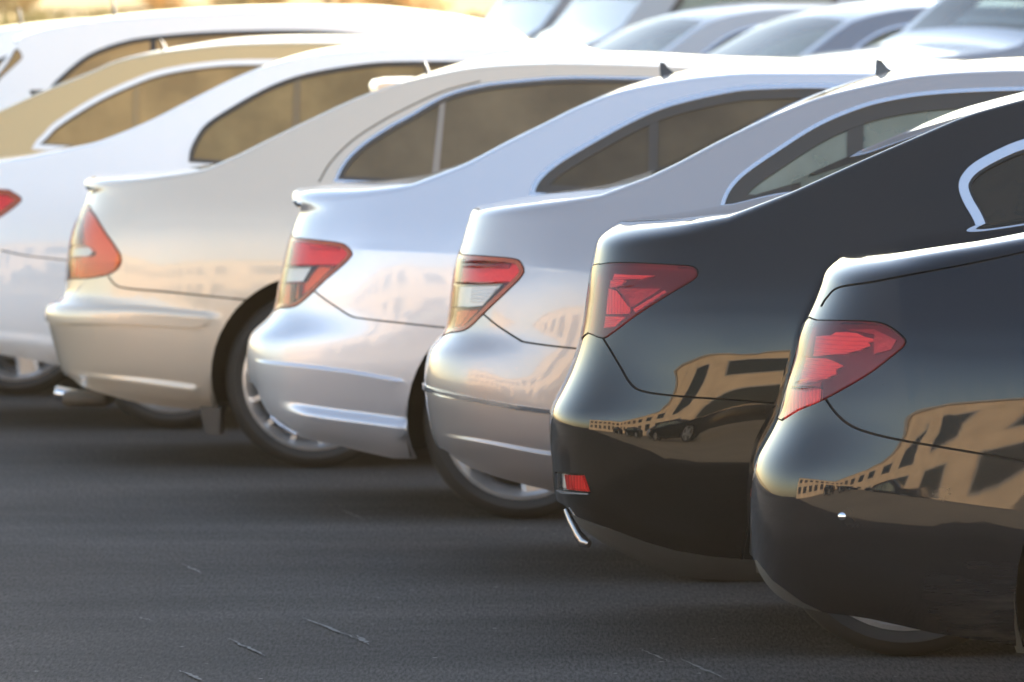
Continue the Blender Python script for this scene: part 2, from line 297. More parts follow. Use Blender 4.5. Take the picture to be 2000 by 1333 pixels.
# ------------------------------------------------------------------ car builder
class Car:
    def __init__(s, S):
        s.S = S; s.px = S.get('px', True); s.d = S.get('d', 0.); s.Wm = S.get('W', .9); s.Yc = s.d+s.Wm; s.L = S.get('L', 4.8)
        s.zs = S.get('zs', .88); s.tk = S.get('tk', .55); s.R = S.get('R', .62); s.n = S.get('n', 3.4); s.xr = 0.
        # tail profile
        T = [s.plane(p, .45) for p in S['tail']]; T = [(x+S.get('tdx', 0), z) for x, z in T]; s.full = pchip([z for x, z in T], [x for x, z in T]); k_ = S.get('lipn', 0)
        s.zl0 = T[k_][1] if k_ else 9.
        if k_: q_ = s.plane(S['lipto'], .45); T = [(q_[0]+S.get('tdx', 0), q_[1])]+T[k_:]
        f0 = pchip([z for x, z in T], [x for x, z in T]); zz = np.arange(min(z for x, z in T), max(z for x, z in T)+.001, .004); xx = f0(zz)
        kk = np.exp(-.5*(np.arange(-12, 13)*.004/S.get('sm', .015))**2); kk /= kk.sum(); xx = np.convolve(np.concatenate([np.full(12, xx[0]), xx, np.full(12, xx[-1])]), kk, 'valid')
        s.tail = pchip(zz, xx); s.ztop = max([z for x, z in T])
        s.org = S.get('org', None)
        e0 = s.plane(S['edge'][0], .2); s.ref = float(s.tail(e0[1]))
        s.x0 = s.ref
        E = [s.resolve(p, .16) for p in S['edge']]; s.z1 = pchip([max(s.T_of(x, z), 0) for x, z in E], [z for x, z in E])
        B = [s.resolve(p, .06) for p in S['bottom']]; s.zb = pchip([max(s.T_of(x, z), 0) for x, z in B], [z for x, z in B])
        s.feats = []; F = []
        for f in S.get('feats', []):
            c = [s.P(p) for p in f['line']]; fn = pchip([a for a, b in c], [b for a, b in c]); F.append(dict(f, fn=fn, t0=min(a for a, b in c), t1=max(a for a, b in c)))
        s.feats = F
    def plane(s, p, off):
        if len(p) == 3: return (p[1]+s.x0, p[2]) if hasattr(s, 'x0') else (p[1], p[2])
        if not s.px: return (p[0], p[1])
        return ray(p[0], p[1], s.d+off)
    def resolve(s, p, off): return s.plane(p, off)
    def b(s, T): return 1-sstep(T/.62)
    def T_of(s, X, Z):
        T = X-s.ref; tz = float(s.tail(Z))
        for _ in range(14): bb = float(s.b(max(T, 0))); T = X-tz*bb-s.ref*(1-bb)
        return T
    def Xof(s, T, Z):
        bb = s.b(T); X = T+s.tail(Z)*bb+s.ref*(1-bb)
        if s.zl0 < 9: X = X+(s.full(Z)-s.tail(Z))*(Z > s.zl0)*(1-sstep(T/.16))
        return X
    def W(s, T, Z):
        T = np.maximum(np.asarray(T, float), 1e-4); Z = np.asarray(Z, float)
        q = Z-s.zs; w = s.Wm-s.tk*(np.sqrt(q*q+.0064)+q)/2
        lo = np.clip((.50-Z)/.34, 0, 2); w = w-.05*lo**2-.012*np.clip((Z-.58)/.3, 0, 1)**2
        w = w-.055*np.exp(-np.maximum(Z-s.zb(T), 0)/.045)
        w = w-s.S.get('taper', .055)*np.clip((1.25-T)/1.25, 0, 1)**1.8-.05*np.clip((T-s.L+1.3)/1.3, 0, 1)**2
        for f in s.feats:
            fade = sstep((T-f['t0'])/max(f.get('fl', .06), 1e-3))*sstep((f['t1']-T)/max(f.get('fr', .06), 1e-3))
            dz = Z-f['fn'](T)
            if f['k'] == 'shelf': w = w+f['a']*fade*sstep((f['w']/2-dz)/f['w'])*np.exp(-np.maximum(-dz, 0)/f.get('dec', 9.))
            else: w = w+f['a']*fade*np.exp(-np.abs(dz)/np.where(dz > 0, f['w'], f.get('wd', f['w'])))
        u = np.clip(1-T/s.R, 0, 1); w = w*np.clip(1-u**s.n, 0, 1)**(1/s.n)
        u = np.clip(1-(s.L-T)/.75, 0, 1); w = w*np.clip(1-u**2.8, 0, 1)**(1/2.8)
        return np.maximum(w, 0)
    def P(s, p):
        """image point (or metric point) on the car's side -> (T, Z)"""
        if not s.px or len(p) == 3:
            X, Z = s.plane(p, 0); return s.T_of(X, Z), Z
        y = s.d+.05; T = .5; Z = .7
        for k in range(26):
            X, Z = ray(p[0], p[1], y); T = s.T_of(X, Z); y2 = s.Yc-float(s.W(max(T, .003), Z)); y += (y2-y)*.4
        return T, Z
    def poly(s, pts, clampT=None, smooth=0):
        q = [np.array(s.P(p)) for p in pts]
        if smooth: q = catmull(q, smooth, True)
        q = np.array(q)
        if clampT is not None: q[:, 0] = np.maximum(q[:, 0], clampT)
        return dedupe(q)
    def pos(s, T, Z):
        return np.stack([s.Xof(T, Z)-s.x0, -s.W(T, Z), Z], -1)
    def nrm(s, T, Z):
        h = 6e-4; Tc = np.maximum(T, 2e-3)
        a = s.pos(Tc+h, Z)-s.pos(Tc-h, Z); b = s.pos(Tc, Z+h)-s.pos(Tc, Z-h); n = np.cross(a, b)
        n /= np.linalg.norm(n, axis=-1, keepdims=True)+1e-12; return n
    def build(s):
        S = s.S; root = thing(S['name'], S['label'], S['cat'], S.get('at', (s.x0, s.Yc, 0)), S.get('rz', 0), S.get('group')); s.root = root
        body_m = S['paint']; L = s.L; q = S.get('q', 1.)
        th = np.linspace(0, np.pi/2, int(17*q)+3); Ta = s.R*(1-np.cos(th)**(2/s.n))
        Tb = np.arange(s.R+.025/q, min(1.75, L-1.3), .028/q); Tc = np.arange(Tb[-1]+.06/q, L-.75, .075/q)
        Td = L-.75*(1-np.cos(np.linspace(np.pi/2, 0, int(9*q)+3))**(2/2.8)); Ts = np.concatenate([Ta, Tb, Tc, Td]); Ts[0] = 0; Ts = np.unique(np.round(Ts, 6))
        nT = len(Ts); z1 = s.z1(Ts); zb = s.zb(Ts); nq = int(46*q)
        # ---- regions on the side
        R = []   # (name, poly, off, mat, key, depth)
        def reg(name, poly, off, mat, par=None, depth=.012, **k): R.append(dict(name=name, poly=poly, off=off, mat=mat, par=par, depth=depth, **k))
        if 'bumper' in S: reg('bumper', s.poly(S['bumper']), 0., body_m, depth=.006)
        if 'valance' in S: reg('valance', s.poly(S['valance']), -.001, SILLGREY)
        for line in S.get('seams', []):
            pl = catmull([np.array(s.P(p)) for p in line], 6); reg('panel_gap', strip(pl, S.get('gap', .0025)), -.005, SEAM, depth=.004)
        for m in S.get('mould', []): reg(m['name'], s.poly(m['pts'], 0.004), m['off'], m.get('mat', body_m), depth=m['off']+.004, bev=m.get('bev', 0), label=m.get('label'))
        arches = []
        for (cx, cz, r) in s.arch():
            a = np.linspace(0, 2*np.pi, 44, endpoint=False)
            pl = np.array([(s.T_of(cx+r*math.cos(t)+s.x0, max(cz+r*math.sin(t), .02)), max(cz+r*math.sin(t), .02)) for t in a]); pl = dedupe(pl); arches.append((cx, cz, r)); reg('hole', pl, 0, None)
        for wdw in S.get('windows', []):
            q_ = [np.array(s.P(p)) for p in wdw['o']]; o = dedupe(catmull(q_[:-1], 5)+[q_[-1]]); t = wdw.get('trim', 0); f = wdw.get('frame', .012)
            if t: reg('window_trim', o, .003, wdw.get('tmat', SATIN), depth=.012)
            o2 = inset(o, t) if t else o
            reg('window_frame', o2, -.002, wdw.get('fmat', BLACKTRIM), depth=.012)
            o3 = inset(o2, f); cuts = [s.P(c)[0] for c in wdw.get('cuts', [])]
            reg('side_window', o3, -.007, wdw.get('glass', G_DARK), depth=0, cuts=cuts)
            for pil in wdw.get('pillars', []): reg('window_pillar', s.poly(pil), -.003, wdw.get('pmat', BLACKTRIM), depth=.01, within=o3)
        R2 = []
        for lp in S.get('lamps', []):
            o = s.poly(lp['o'], .010); o = dedupe(catmull(list(o), 3, True), 2.5e-3) if len(o) > 6 else o
            o[:, 0] = np.maximum(o[:, 0], .010)
            reg(lp.get('nm', 'tail_lamp'), inset(o, -.0035), -.005, SEAM, depth=.005, base=True)
            if 'rim' in lp: reg('lamp_rim', o, .002, lp['rim'][1], par='lamp', depth=.006); o1 = inset(o, lp['rim'][0])
            else: o1 = o
            reg('lamp_lens', o1, .002, lp['lens'], par='lamp', depth=.022)
            for sg in lp.get('segs', []): reg(sg[0], s.poly(sg[1], .010), .002, sg[2], par='lamp', depth=.018, within=o1)
            R2.append(dict(name='reflector_bowl', poly=o1, off=-.016, mat=lp.get('hous', L_BOWL), par='lamp', depth=0, lamp=len(R2)))
            for sg in lp.get('inner', []): R2.append(dict(name=sg[0], poly=s.poly(sg[1], .010), off=-.010, mat=sg[2], par='lamp', depth=.006, within=inset(o1, .003), lamp=0))
        # ---- triangulate in (T,Z)
        grid = []; ng = nq+1
        for i in range(nT):
            zz = zb[i]+(z1[i]-zb[i])*np.linspace(0, 1, ng)
            grid.append(np.stack([np.full(ng, Ts[i]), zz], 1))
        G = np.concatenate(grid); verts = [Vector((float(a), float(c))) for a, c in G]; edges = []
        for i in range(nT-1): edges += [(i*ng, (i+1)*ng), (i*ng+ng-1, (i+1)*ng+ng-1)]
        edges += [(j, j+1) for j in range(ng-1)] + [((nT-1)*ng+j, (nT-1)*ng+j+1) for j in range(ng-1)]
        for r in R+R2:
            b0 = len(verts); p = r['poly']; verts += [Vector((float(a), float(c))) for a, c in p]; edges += [(b0+i, b0+(i+1) % len(p)) for i in range(len(p))]
        for f in s.feats:
            tt = np.linspace(max(f['t0'], 0)+.006, f['t1']-.004, int(max(12, (f['t1']-f['t0'])/.014)))
            for dz in ((.012, .005, 0, -.005, -.012) if f['k'] == 'ridge' else [f['w']*q_ for q_ in (.75, .5, .3, .15, 0, -.15, -.3, -.5, -.75)]):
                zz = f['fn'](tt)+dz; b0 = len(verts); verts += [Vector((float(a), float(c))) for a, c in zip(tt, zz)]; edges += [(b0+i, b0+i+1) for i in range(len(tt)-1)]
        vs, es, fs, *_ = delaunay_2d_cdt(verts, edges, [], 0, 2e-5, False)
        v2 = np.array([(v[0], v[1]) for v in vs]); tris = np.array([t for t in fs if len(t) == 3])
        cen = v2[tris].mean(1)
        bnd = np.concatenate([np.stack([Ts, zb], 1), np.stack([Ts, z1], 1)[::-1]])
        ok = inside(bnd, cen) & (cen[:, 0] > 1e-5)
        lab = np.zeros(len(tris), int)
        for k, r in enumerate(R):
            m = inside(r['poly'], cen)
            if 'within' in r: m &= inside(r['within'], cen)
            lab[m] = k+1
        lab[~ok] = -1
        lab2 = np.zeros(len(tris), int)
        for k, r in enumerate(R2):
            m = inside(r['poly'], cen) & ok
            if 'within' in r: m &= inside(r['within'], cen)
            lab2[m] = k+1
        T, Z = v2[:, 0], v2[:, 1]; Tm = np.clip(T, 0, L); P3 = s.pos(Tm, Z); N3 = s.nrm(np.clip(Tm, 0, L-2e-3), Z)
        N3[Tm < 1e-5] = (-1, 0, 0); P3[Tm < 1e-5, 1] = 0
        # orientation: outward is -y / away
        a = P3[tris[:, 1]]-P3[tris[:, 0]]; b = P3[tris[:, 2]]-P3[tris[:, 0]]; fl = np.einsum('ij,ij->i', np.cross(a, b), N3[tris].mean(1)) < 0
        sgn = np.einsum('i,i->', N3[:, 1], np.ones(len(N3)))
        if sgn > 0: N3 = -N3; fl = ~fl
        tris[fl] = tris[fl][:, ::-1]
        def patch(sel, off, depth):
            t = tris[sel]; u, inv = np.unique(t, return_inverse=True); f = inv.reshape(-1, 3)
            n = N3[u]; V = P3[u]+n*off; V = list(V); N = list(n); F = [tuple(x) for x in f]
            if depth:
                ed = {}
                for x in f:
                    for i in range(3): ed[(x[i], x[(i+1) % 3])] = 1
                for (i, j) in list(ed):
                    if (j, i) in ed: continue
                    b0 = len(V); e = V[j]-V[i]; wn_ = np.cross(e, n[i]); wn_ = wn_/(np.linalg.norm(wn_)+1e-12)
                    V += [V[i], V[j], V[j]-n[j]*depth, V[i]-n[i]*depth]; N += [wn_]*4; F.append((b0+1, b0, b0+3, b0+2))
            return np.array(V), F, np.array(N)
        def mir(V, F, N): return V*(1, -1, 1), [tuple(x[::-1]) for x in F], N*(1, -1, 1)
        body_V, body_F, body_N = [], [], []
        def add(V, F, N):
            o = sum(len(x) for x in body_V); body_V.append(V); body_N.append(N); body_F.extend(tuple(i+o for i in f) for f in F)
        p0 = patch(lab == 0, 0, .01); add(*p0); add(*mir(*p0))
        cur = {1: None, -1: None}; lampo = {1: [], -1: []}
        far = S.get('far', True)
        for k, r in enumerate(R):
            if r['name'] == 'hole': continue
            sel = lab == k+1
            if not sel.any(): continue
            subs = [sel]
            if r.get('cuts'):
                cs = [-9]+sorted(r['cuts'])+[99]; subs = [sel & (cen[:, 0] > cs[i]) & (cen[:, 0] <= cs[i+1]) for i in range(len(cs)-1)]
            for sb in subs:
                if not sb.any(): continue
                g = patch(sb, r['off'], r['depth'])
                if r['name'] == 'bumper':
                    V, F, N = g; V2, F2, N2 = mir(*g); F = F+[tuple(i+len(V) for i in f) for f in F2]
                    mesh_obj('bumper', np.concatenate([V, V2]), F, r['mat'], root, np.concatenate([N, N2])); continue
                for side in (1, -1):
                    if side == -1 and (not far or r['name'] in ('panel_gap',)): continue
                    par = cur[side] if r['par'] == 'lamp' else root
                    o = mesh_obj(r['name'], *(g[:2] if side == 1 else mir(*g)[:2]), r['mat'], par, (g if side == 1 else mir(*g))[2])
                    if r.get('label'): o['label'] = r['label']
                    if r.get('base'): cur[side] = o; lampo[side].append(o)
        li = -1
        for k, r in enumerate(R2):
            if r['name'] == 'reflector_bowl': li += 1
            sel = lab2 == k+1
            if not sel.any(): continue
            g = patch(sel, r['off'], r['depth'])
            for side in (1, -1):
                if (side == -1 and not far) or li >= len(lampo[side]): continue
                h = g if side == 1 else mir(*g); mesh_obj(r['name'], h[0], h[1], r['mat'], lampo[side][li], h[2])
        # ---- corner + top
        rT = S.get('r0', .018)+(S.get('rl', .04)-S.get('r0', .018))*(np.exp(-(Ts/.36)**2) if S.get('soft') else np.exp(-Ts/.22))
        W1 = s.W(Ts, z1); W1[0] = 0; W1[-1] = 0
        Wz = (s.W(Ts, z1+.002)-s.W(Ts, z1-.002))/.004; Wz = np.clip(Wz, -1.2, .3)
        r = np.minimum(rT, .02+W1*.5); zt = z1+rT
        crown = pchip(*zip(*S.get('crown', [(0, .012), (.45, .02), (1.2, .035), (2.2, .045), (3.2, .03), (4., .03), (4.8, .01)])))(Ts)
        crown = crown*np.clip(W1/.5, 0, 1)
        nc, nk = 8, 11; rows = []
        cx = W1+Wz*rT; cx = np.maximum(cx, W1*.5); r2 = np.minimum(rT*1.7, W1*.5); we = cx-r2
        P0 = np.stack([W1, z1], 1); C = np.stack([cx, zt], 1); P3_ = np.stack([we, zt], 1)
        for i in range(nc+1):
            t = i/nc; A = P0+(C-P0)*.62; Bq = P3_+(C-P3_)*.62
            rows.append((1-t)**3*P0+3*(1-t)**2*t*A+3*(1-t)*t*t*Bq+t**3*P3_)
        for i in range(1, nk+1):
            t = i/nk; rows.append(np.stack([we*(1-t), zt+crown*(1-(1-t)**2)], 1))
        rows = np.array(rows)                                       # row, station, (w,z)
        topz = np.minimum(rows[:, :, 1], 9)
        X = s.Xof(Ts[None, :], np.minimum(topz, s.ztop))-s.x0; A3 = np.stack([X, -rows[:, :, 0], rows[:, :, 1]], -1)
        du = np.gradient(A3, axis=1); dv = np.gradient(A3, axis=0); NN = np.cross(du, dv); NN /= np.linalg.norm(NN, axis=-1, keepdims=True)+1e-9
        NN[NN[..., 2] < -.2] *= -1
        n1 = s.nrm(np.clip(Ts, 0, L-2e-3), z1); n1 = np.where(n1[:, 1:2] > 0, -n1, n1); NN[0] = n1
        NN[-1, :, 1] = 0; NN[:, 0] = (-.8, 0, .6); NN /= np.linalg.norm(NN, axis=-1, keepdims=True)+1e-9
        nr = rows.shape[0]
        def cells(mask, off=0.):
            ids = {}; V = []; N = []; F = []
            for side in (1, -1):
                for i, j in mask:
                    f = []
                    for (a_, b_) in ((i, j), (i, j+1), (i+1, j+1), (i+1, j)):
                        key = (a_, b_, side)
                        if key not in ids:
                            ids[key] = len(V); V.append((A3[a_, b_]+NN[a_, b_]*off)*(1, side, 1)); N.append(NN[a_, b_]*(1, side, 1))
                        f.append(ids[key])
                    F.append(tuple(f) if side == 1 else tuple(f[::-1]))
            return np.array(V), F, np.array(N)
        allc = [(i, j) for i in range(nr-1) for j in range(nT-1)]
        parts = {}
        def span(key): 
            if key not in S: return None
            a_, b_ = S[key]; c_ = [s.T_of(s.plane(p, .16)[0], s.plane(p, .16)[1]) for p in (a_, b_)]; return c_
        for key, nm, g in (('backlight', 'rear_window', S.get('bglass', G_REAR)), ('screen', 'windscreen', G_CLEAR)):
            sp = span(key)
            if sp is None: continue
            sel = [(i, j) for (i, j) in allc if i >= nc+1 and sp[0] <= Ts[j] and Ts[j+1] <= sp[1]]
            if sel: parts[nm] = (sel, g)
        used = set(c for v in parts.values() for c in v[0])
        add(*cells([c for c in allc if c not in used]))
        for nm, (sel, g) in parts.items():
            V, F, N = cells(sel, 0.); mesh_obj(nm, V, F, g, root, N)
        # belly
        wb = np.maximum(s.W(Ts, zb)-.002, 0); Xb = s.Xof(Ts, zb)-s.x0
        body_o = mesh_obj('body', np.concatenate(body_V), body_F, body_m, root, np.concatenate(body_N))
        zz = zb+.012
        V = [(Xb[i], sd*wb[i]*.97, zz[i]) for i in range(nT) for sd in (-1, 1)]
        mesh_obj('underbody', V, [(2*i, 2*i+1, 2*i+3, 2*i+2) for i in range(nT-1)], UNDER, root, smooth=False)
        # wheel wells and wheels
        R_t = S.get('wr', .32); tw = S.get('wkind', 'five')
        for (cx_, cz_, r_) in arches:
            for sd in (-1, 1):
                a = np.linspace(-.35, math.pi+.35, 26); prof = [(s.Wm-.035, r_+.004), (s.Wm-.12, r_+.02), (.48, r_+.02), (.48, .02)]
                V = [(cx_+rr*math.cos(t), sd*y, max(cz_+rr*math.sin(t), .06)) for t in a for y, rr in prof]
                F = [(i*4+j, i*4+j+1, i*4+j+5, i*4+j+4) for i in range(len(a)-1) for j in range(3)]
                mesh_obj('wheel_well', V, F, UNDER, root)
                if sd == 1 and not far: continue
                ty, ri, di = wheel_proto(tw, R_t)
                e = bpy.data.objects.new('wheel', None); link(e, root); e.location = (cx_, sd*(s.Wm-.155), R_t)
                if sd == 1: e.rotation_euler = (0, 0, math.pi)
                for nm, me in (('tyre', ty), ('rim', ri), ('brake_disc', di)): link(bpy.data.objects.new(nm, me), e)
        # cabin: floor tub, seats, shelf
        zf = .42; bz = S.get('belt', .92)
        x0, x1 = S.get('cabin', (1.05, 3.6)); hw = s.Wm-.16
        MB().box(x0, x1, -hw, hw, zf-.03, zf).box(x0-.25, x0+.12, -hw+.05, hw-.05, zf, bz-.03).box(x1-.35, x1, -hw, hw, zf, bz-.02).build('cabin_trim', CABIN, root)
        for sx in (x0+.32, x0+1.25):
            for sy in (-.36, .36):
                m = MB(); t_ = .06
                pr = [(sx+.42, zf+.1), (sx+.45, zf+.22), (sx+.10, zf+.24), (sx-.14, bz+.13), (sx-.22, bz+.12), (sx-.06, zf+.08)]
                m.prism(pr, sy-.24, sy+.24); m.prism([(sx-.13, bz+.15), (sx-.20, bz+.33), (sx-.26, bz+.33), (sx-.22, bz+.15)], sy-.13, sy+.13)
                m.build('seat', SEATM, root, True)
        for ex in S.get('extra', []): ex(s, root)
        return root
    def arch(s):
        S = s.S; w = S['wheel']
        if s.px: X, Z = ray(w[0], w[1], s.d); x = X-s.x0
        else: x = w[0]
        R_t = S.get('wr', .32); r = S.get('ar', R_t+.045); fx = x+S.get('wb', 2.75)
        return [(x, R_t+.012, r), (fx, R_t+.012, r)]
    def loc(s, px, py, y):
        X, Z = ray(px, py, y); return X-s.x0, Z

# ------------------------------------------------------------------ ground, field, bank, buildings
def asphalt():
    m, n, l, b = nmat('asphalt'); tc = n.new('ShaderNodeTexCoord')
    def noise(sc, det=8, rough=.6, stretch=None):
        t = n.new('ShaderNodeTexNoise'); t.inputs['Scale'].default_value = sc; t.inputs['Detail'].default_value = det; t.inputs['Roughness'].default_value = rough
        if stretch:
            mp = n.new('ShaderNodeMapping'); mp.inputs['Scale'].default_value = stretch; l.new(tc.outputs['Object'], mp.inputs[0]); l.new(mp.outputs[0], t.inputs['Vector'])
        else: l.new(tc.outputs['Object'], t.inputs['Vector'])
        return t
    a = noise(.55, 6); f = noise(1., 4, .7, (130, 13, 1)); g = noise(1., 6, .6, (.5, 2.2, 1)); v = n.new('ShaderNodeTexVoronoi'); v.inputs['Scale'].default_value = 70
    l.new(tc.outputs['Object'], v.inputs['Vector'])
    r1 = n.new('ShaderNodeValToRGB'); r1.color_ramp.elements[0].position = .3; r1.color_ramp.elements[0].color = (.033, .0302, .0285, 1)
    r1.color_ramp.elements[1].position = .72; r1.color_ramp.elements[1].color = (.066, .060, .055, 1); l.new(a.outputs['Fac'], r1.inputs[0])
    r2 = n.new('ShaderNodeMapRange'); r2.inputs[1].default_value = .3; r2.inputs[2].default_value = .7; r2.inputs[3].default_value = .3; r2.inputs[4].default_value = 1.9; l.new(f.outputs['Fac'], r2.inputs[0])
    r3 = n.new('ShaderNodeMapRange'); r3.inputs[1].default_value = .3; r3.inputs[2].default_value = .7; r3.inputs[3].default_value = .8; r3.inputs[4].default_value = 1.22; l.new(g.outputs['Fac'], r3.inputs[0])
    k = n.new('ShaderNodeMath'); k.operation = 'MULTIPLY'; l.new(r2.outputs[0], k.inputs[0]); l.new(r3.outputs[0], k.inputs[1])
    x = n.new('ShaderNodeVectorMath'); x.operation = 'SCALE'; l.new(r1.outputs[0], x.inputs[0]); l.new(k.outputs[0], x.inputs['Scale'])
    sp = n.new('ShaderNodeTexNoise'); sp.inputs['Scale'].default_value = 34; sp.inputs['Detail'].default_value = 0; l.new(tc.outputs['Object'], sp.inputs['Vector'])
    r4 = n.new('ShaderNodeMapRange'); r4.inputs[1].default_value = .84; r4.inputs[2].default_value = .92; l.new(sp.outputs['Fac'], r4.inputs[0])
    mx = n.new('ShaderNodeMix'); mx.data_type = 'RGBA'; mx.inputs[7].default_value = (.3, .29, .27, 1); l.new(r4.outputs[0], mx.inputs[0]); l.new(x.outputs[0], mx.inputs[6])
    l.new(mx.outputs[2], b.inputs['Base Color']); b.inputs['Roughness'].default_value = .9; b.inputs['Specular IOR Level'].default_value = .12
    u = n.new('ShaderNodeBump'); u.inputs['Strength'].default_value = .55; u.inputs['Distance'].default_value = .008; l.new(f.outputs['Fac'], u.inputs['Height']); l.new(u.outputs[0], b.inputs['Normal'])
    return m
GROUND_PROFILE = [(-140, 0), (-40, 0), (0, 0), (34.5, 0), (35.6, .10), (37, .36), (40, .36), (41.2, .28), (60, .28), (66, .6), (300, 1.0)]
V = [(x, y, z) for y, z in GROUND_PROFILE for x in (-220, 220)]
ground = struct(mesh_obj('ground', V, [(2*i, 2*i+1, 2*i+3, 2*i+2) for i in range(len(GROUND_PROFILE)-1)], asphalt(), smooth=False))
LANE = pmat('tan concrete', (.40, .30, .19), .8, var=.18, scale=.5)
struct(mesh_obj('concrete_lane', [(-220, -28, .004), (220, -28, .004), (220, 11.5, .004), (-220, 11.5, .004)], [(0, 1, 2, 3)], LANE, smooth=False))
# scuffs of old white paint on the asphalt
SCUFF = pmat('worn white paint', (.15, .145, .138), .9, var=.45, scale=40)
for k, (xa, ya, xb, yb, w) in enumerate([(590, 1209, 700, 1250, .016), (697, 1243, 719, 1262, .022), (355, 1103, 397, 1124, .012), (445, 1250, 520, 1284, .014), (350, 1312, 400, 1333, .02), (1330, 1290, 1420, 1330, .014), (660, 995, 715, 1020, .01), (1250, 1270, 1310, 1296, .010), (270, 1208, 300, 1216, .010)]):
    def gp(px, py):
        xr = (px-1000)/F_PX; yr = (666.5-py)/F_PX; dz = -math.sin(PITCH)+yr*math.cos(PITCH); t = -CAM_H/dz
        return t*xr, t*(math.cos(PITCH)+yr*math.sin(PITCH))
    A = np.array(gp(xa, ya)); B = np.array(gp(xb, yb)); n_ = 14; dr = (B-A)/np.linalg.norm(B-A); no = np.array([-dr[1], dr[0]]); V = []; F = []
    for i in range(n_+1):
        c = A+(B-A)*i/n_+no*rng.normal(0, .003); h = .5*w*rng.uniform(.25, 1)*math.sin(math.pi*min(max(i/n_, .06), .94))
        V += [(c[0]+no[0]*h, c[1]+no[1]*h, .004), (c[0]-no[0]*h, c[1]-no[1]*h, .004)]
        if i: F.append((2*i-2, 2*i, 2*i+1, 2*i-1))
    mesh_obj('paint_scuff', V, F, SCUFF, ground, smooth=False)
GRASS = pmat('dry grass', (.40, .27, .09), .9, var=.35, scale=1.2)
V = []; F = []; nx, ny = 60, 14
for j in range(ny):
    y = 68+j*7
    for i in range(nx): x = -90+i*3; V.append((x, y, .56+.0125*(y-66)+.00016*(y-66)**2+rng.normal(0, .05)))
for j in range(ny-1):
    for i in range(nx-1): a = j*nx+i; F.append((a, a+1, a+nx+1, a+nx))
struct(mesh_obj('dry_grass_bank', V, F, GRASS))
def tufts():
    V = []; F = []
    for _ in range(5200):
        y = rng.uniform(70, 118); x = rng.uniform(-.078*y, .03*y); z = .56+.0125*(y-66)+.00016*(y-66)**2; h = rng.uniform(.12, .42); w = h*.22
        for k in range(3):
            a = rng.uniform(0, 6.28); b = len(V); lx, ly = rng.normal(0, h*.35, 2)
            V += [(x-w*math.cos(a), y-w*math.sin(a), z-.03), (x+w*math.cos(a), y+w*math.sin(a), z-.03), (x+lx, y+ly, z+h)]; F.append((b, b+1, b+2))
    o = mesh_obj('dry_grass', V, F, pmat('dry straw', (.50, .36, .12), .9, var=.4, scale=2), smooth=False); tag(o, 'tall dry yellow grass growing on the bank beyond the cars', 'grass', kind='stuff')
tufts()
def bush(x, y, z, h, w, label, seed, col):
    r = np.random.default_rng(seed); root = thing('dry_bush', label, 'bush', (x, y, z), 0, 'dry bushes along the top of the bank')
    m = MB(); 
    for k in range(6): a = r.uniform(0, 6.28); m.tube([(0, 0, -.1), (.2*w*math.cos(a), .2*w*math.sin(a), .4*h), (.38*w*math.cos(a), .38*w*math.sin(a), .8*h)], [.05, .03, .012], 6)
    m.build('stem', pmat('dry bark', (.16, .11, .07), .9), root)
    V = []; F = []
    cl = [(r.normal(0, .3)*w, r.normal(0, .3)*w, r.uniform(.0, .8)*h, r.uniform(.2, .36)*w) for _ in range(22)]
    for cx, cy, cz, cr in cl:
        for _ in range(150):
            d = r.normal(0, 1, 3); d /= np.linalg.norm(d); p = np.array((cx, cy, cz))+d*cr*r.uniform(.55, 1.05); t = r.normal(0, 1, 3); t /= np.linalg.norm(t); u = np.cross(t, d); s_ = r.uniform(.05, .1); b = len(V)
            V += [tuple(p-t*s_), tuple(p+u*s_*.6), tuple(p+t*s_), tuple(p-u*s_*.6)]; F.append((b, b+1, b+2, b+3))
    mesh_obj('foliage', V, F, pmat('bush leaf %d' % (seed % 3), col, .8, var=.4, scale=2), root, smooth=False)
for i, (px, y, h, w, c) in enumerate([(300, 131, 2.4, 1.3, 0), (480, 128, 1.9, 1.1, 1), (640, 134, 2.6, 1.4, 2), (780, 130, 2.1, 1.2, 0), (30, 129, 2.2, 1.2, 1)]):
    x, _ = ray(px, 20, y)
    bush(x, y, .56+.0125*(y-66)+.00016*(y-66)**2, h, w, ['sun-bleached bush on the bank above the grey sedan roof, second from left', 'low straw-coloured bush on the bank, middle one of five', 'widest tawny bush on the bank, fourth from left', 'tawny bush nearest the parked vans at the right end of the bank', 'straw-coloured bush at the left end of the bank'][i], 20+i, [(.60, .40, .17), (.66, .48, .21), (.56, .38, .17)][c])
# pale boulder catching the sun
bm = MB(); r_ = np.random.default_rng(3); n1, n2 = 14, 9
for j in range(n2):
    for i in range(n1):
        a = 2*math.pi*i/n1; e = math.pi*j/(n2-1)-math.pi/2; q = 1+r_.normal(0, .05); bm.V.append((.17*q*math.cos(a)*math.cos(e), .15*q*math.sin(a)*math.cos(e), .2+.21*q*math.sin(e)))
for j in range(n2-1):
    for i in range(n1): bm.F.append((j*n1+i, j*n1+(i+1) % n1, (j+1)*n1+(i+1) % n1, (j+1)*n1+i))
bo = bm.build('boulder', pmat('pale stone', (.8, .77, .7), .7, var=.15), None, True); x, _ = ray(122, 12, 76); bo.location = (x, 76, .70); tag(bo, 'pale sunlit boulder in the dry grass at the top left', 'boulder')

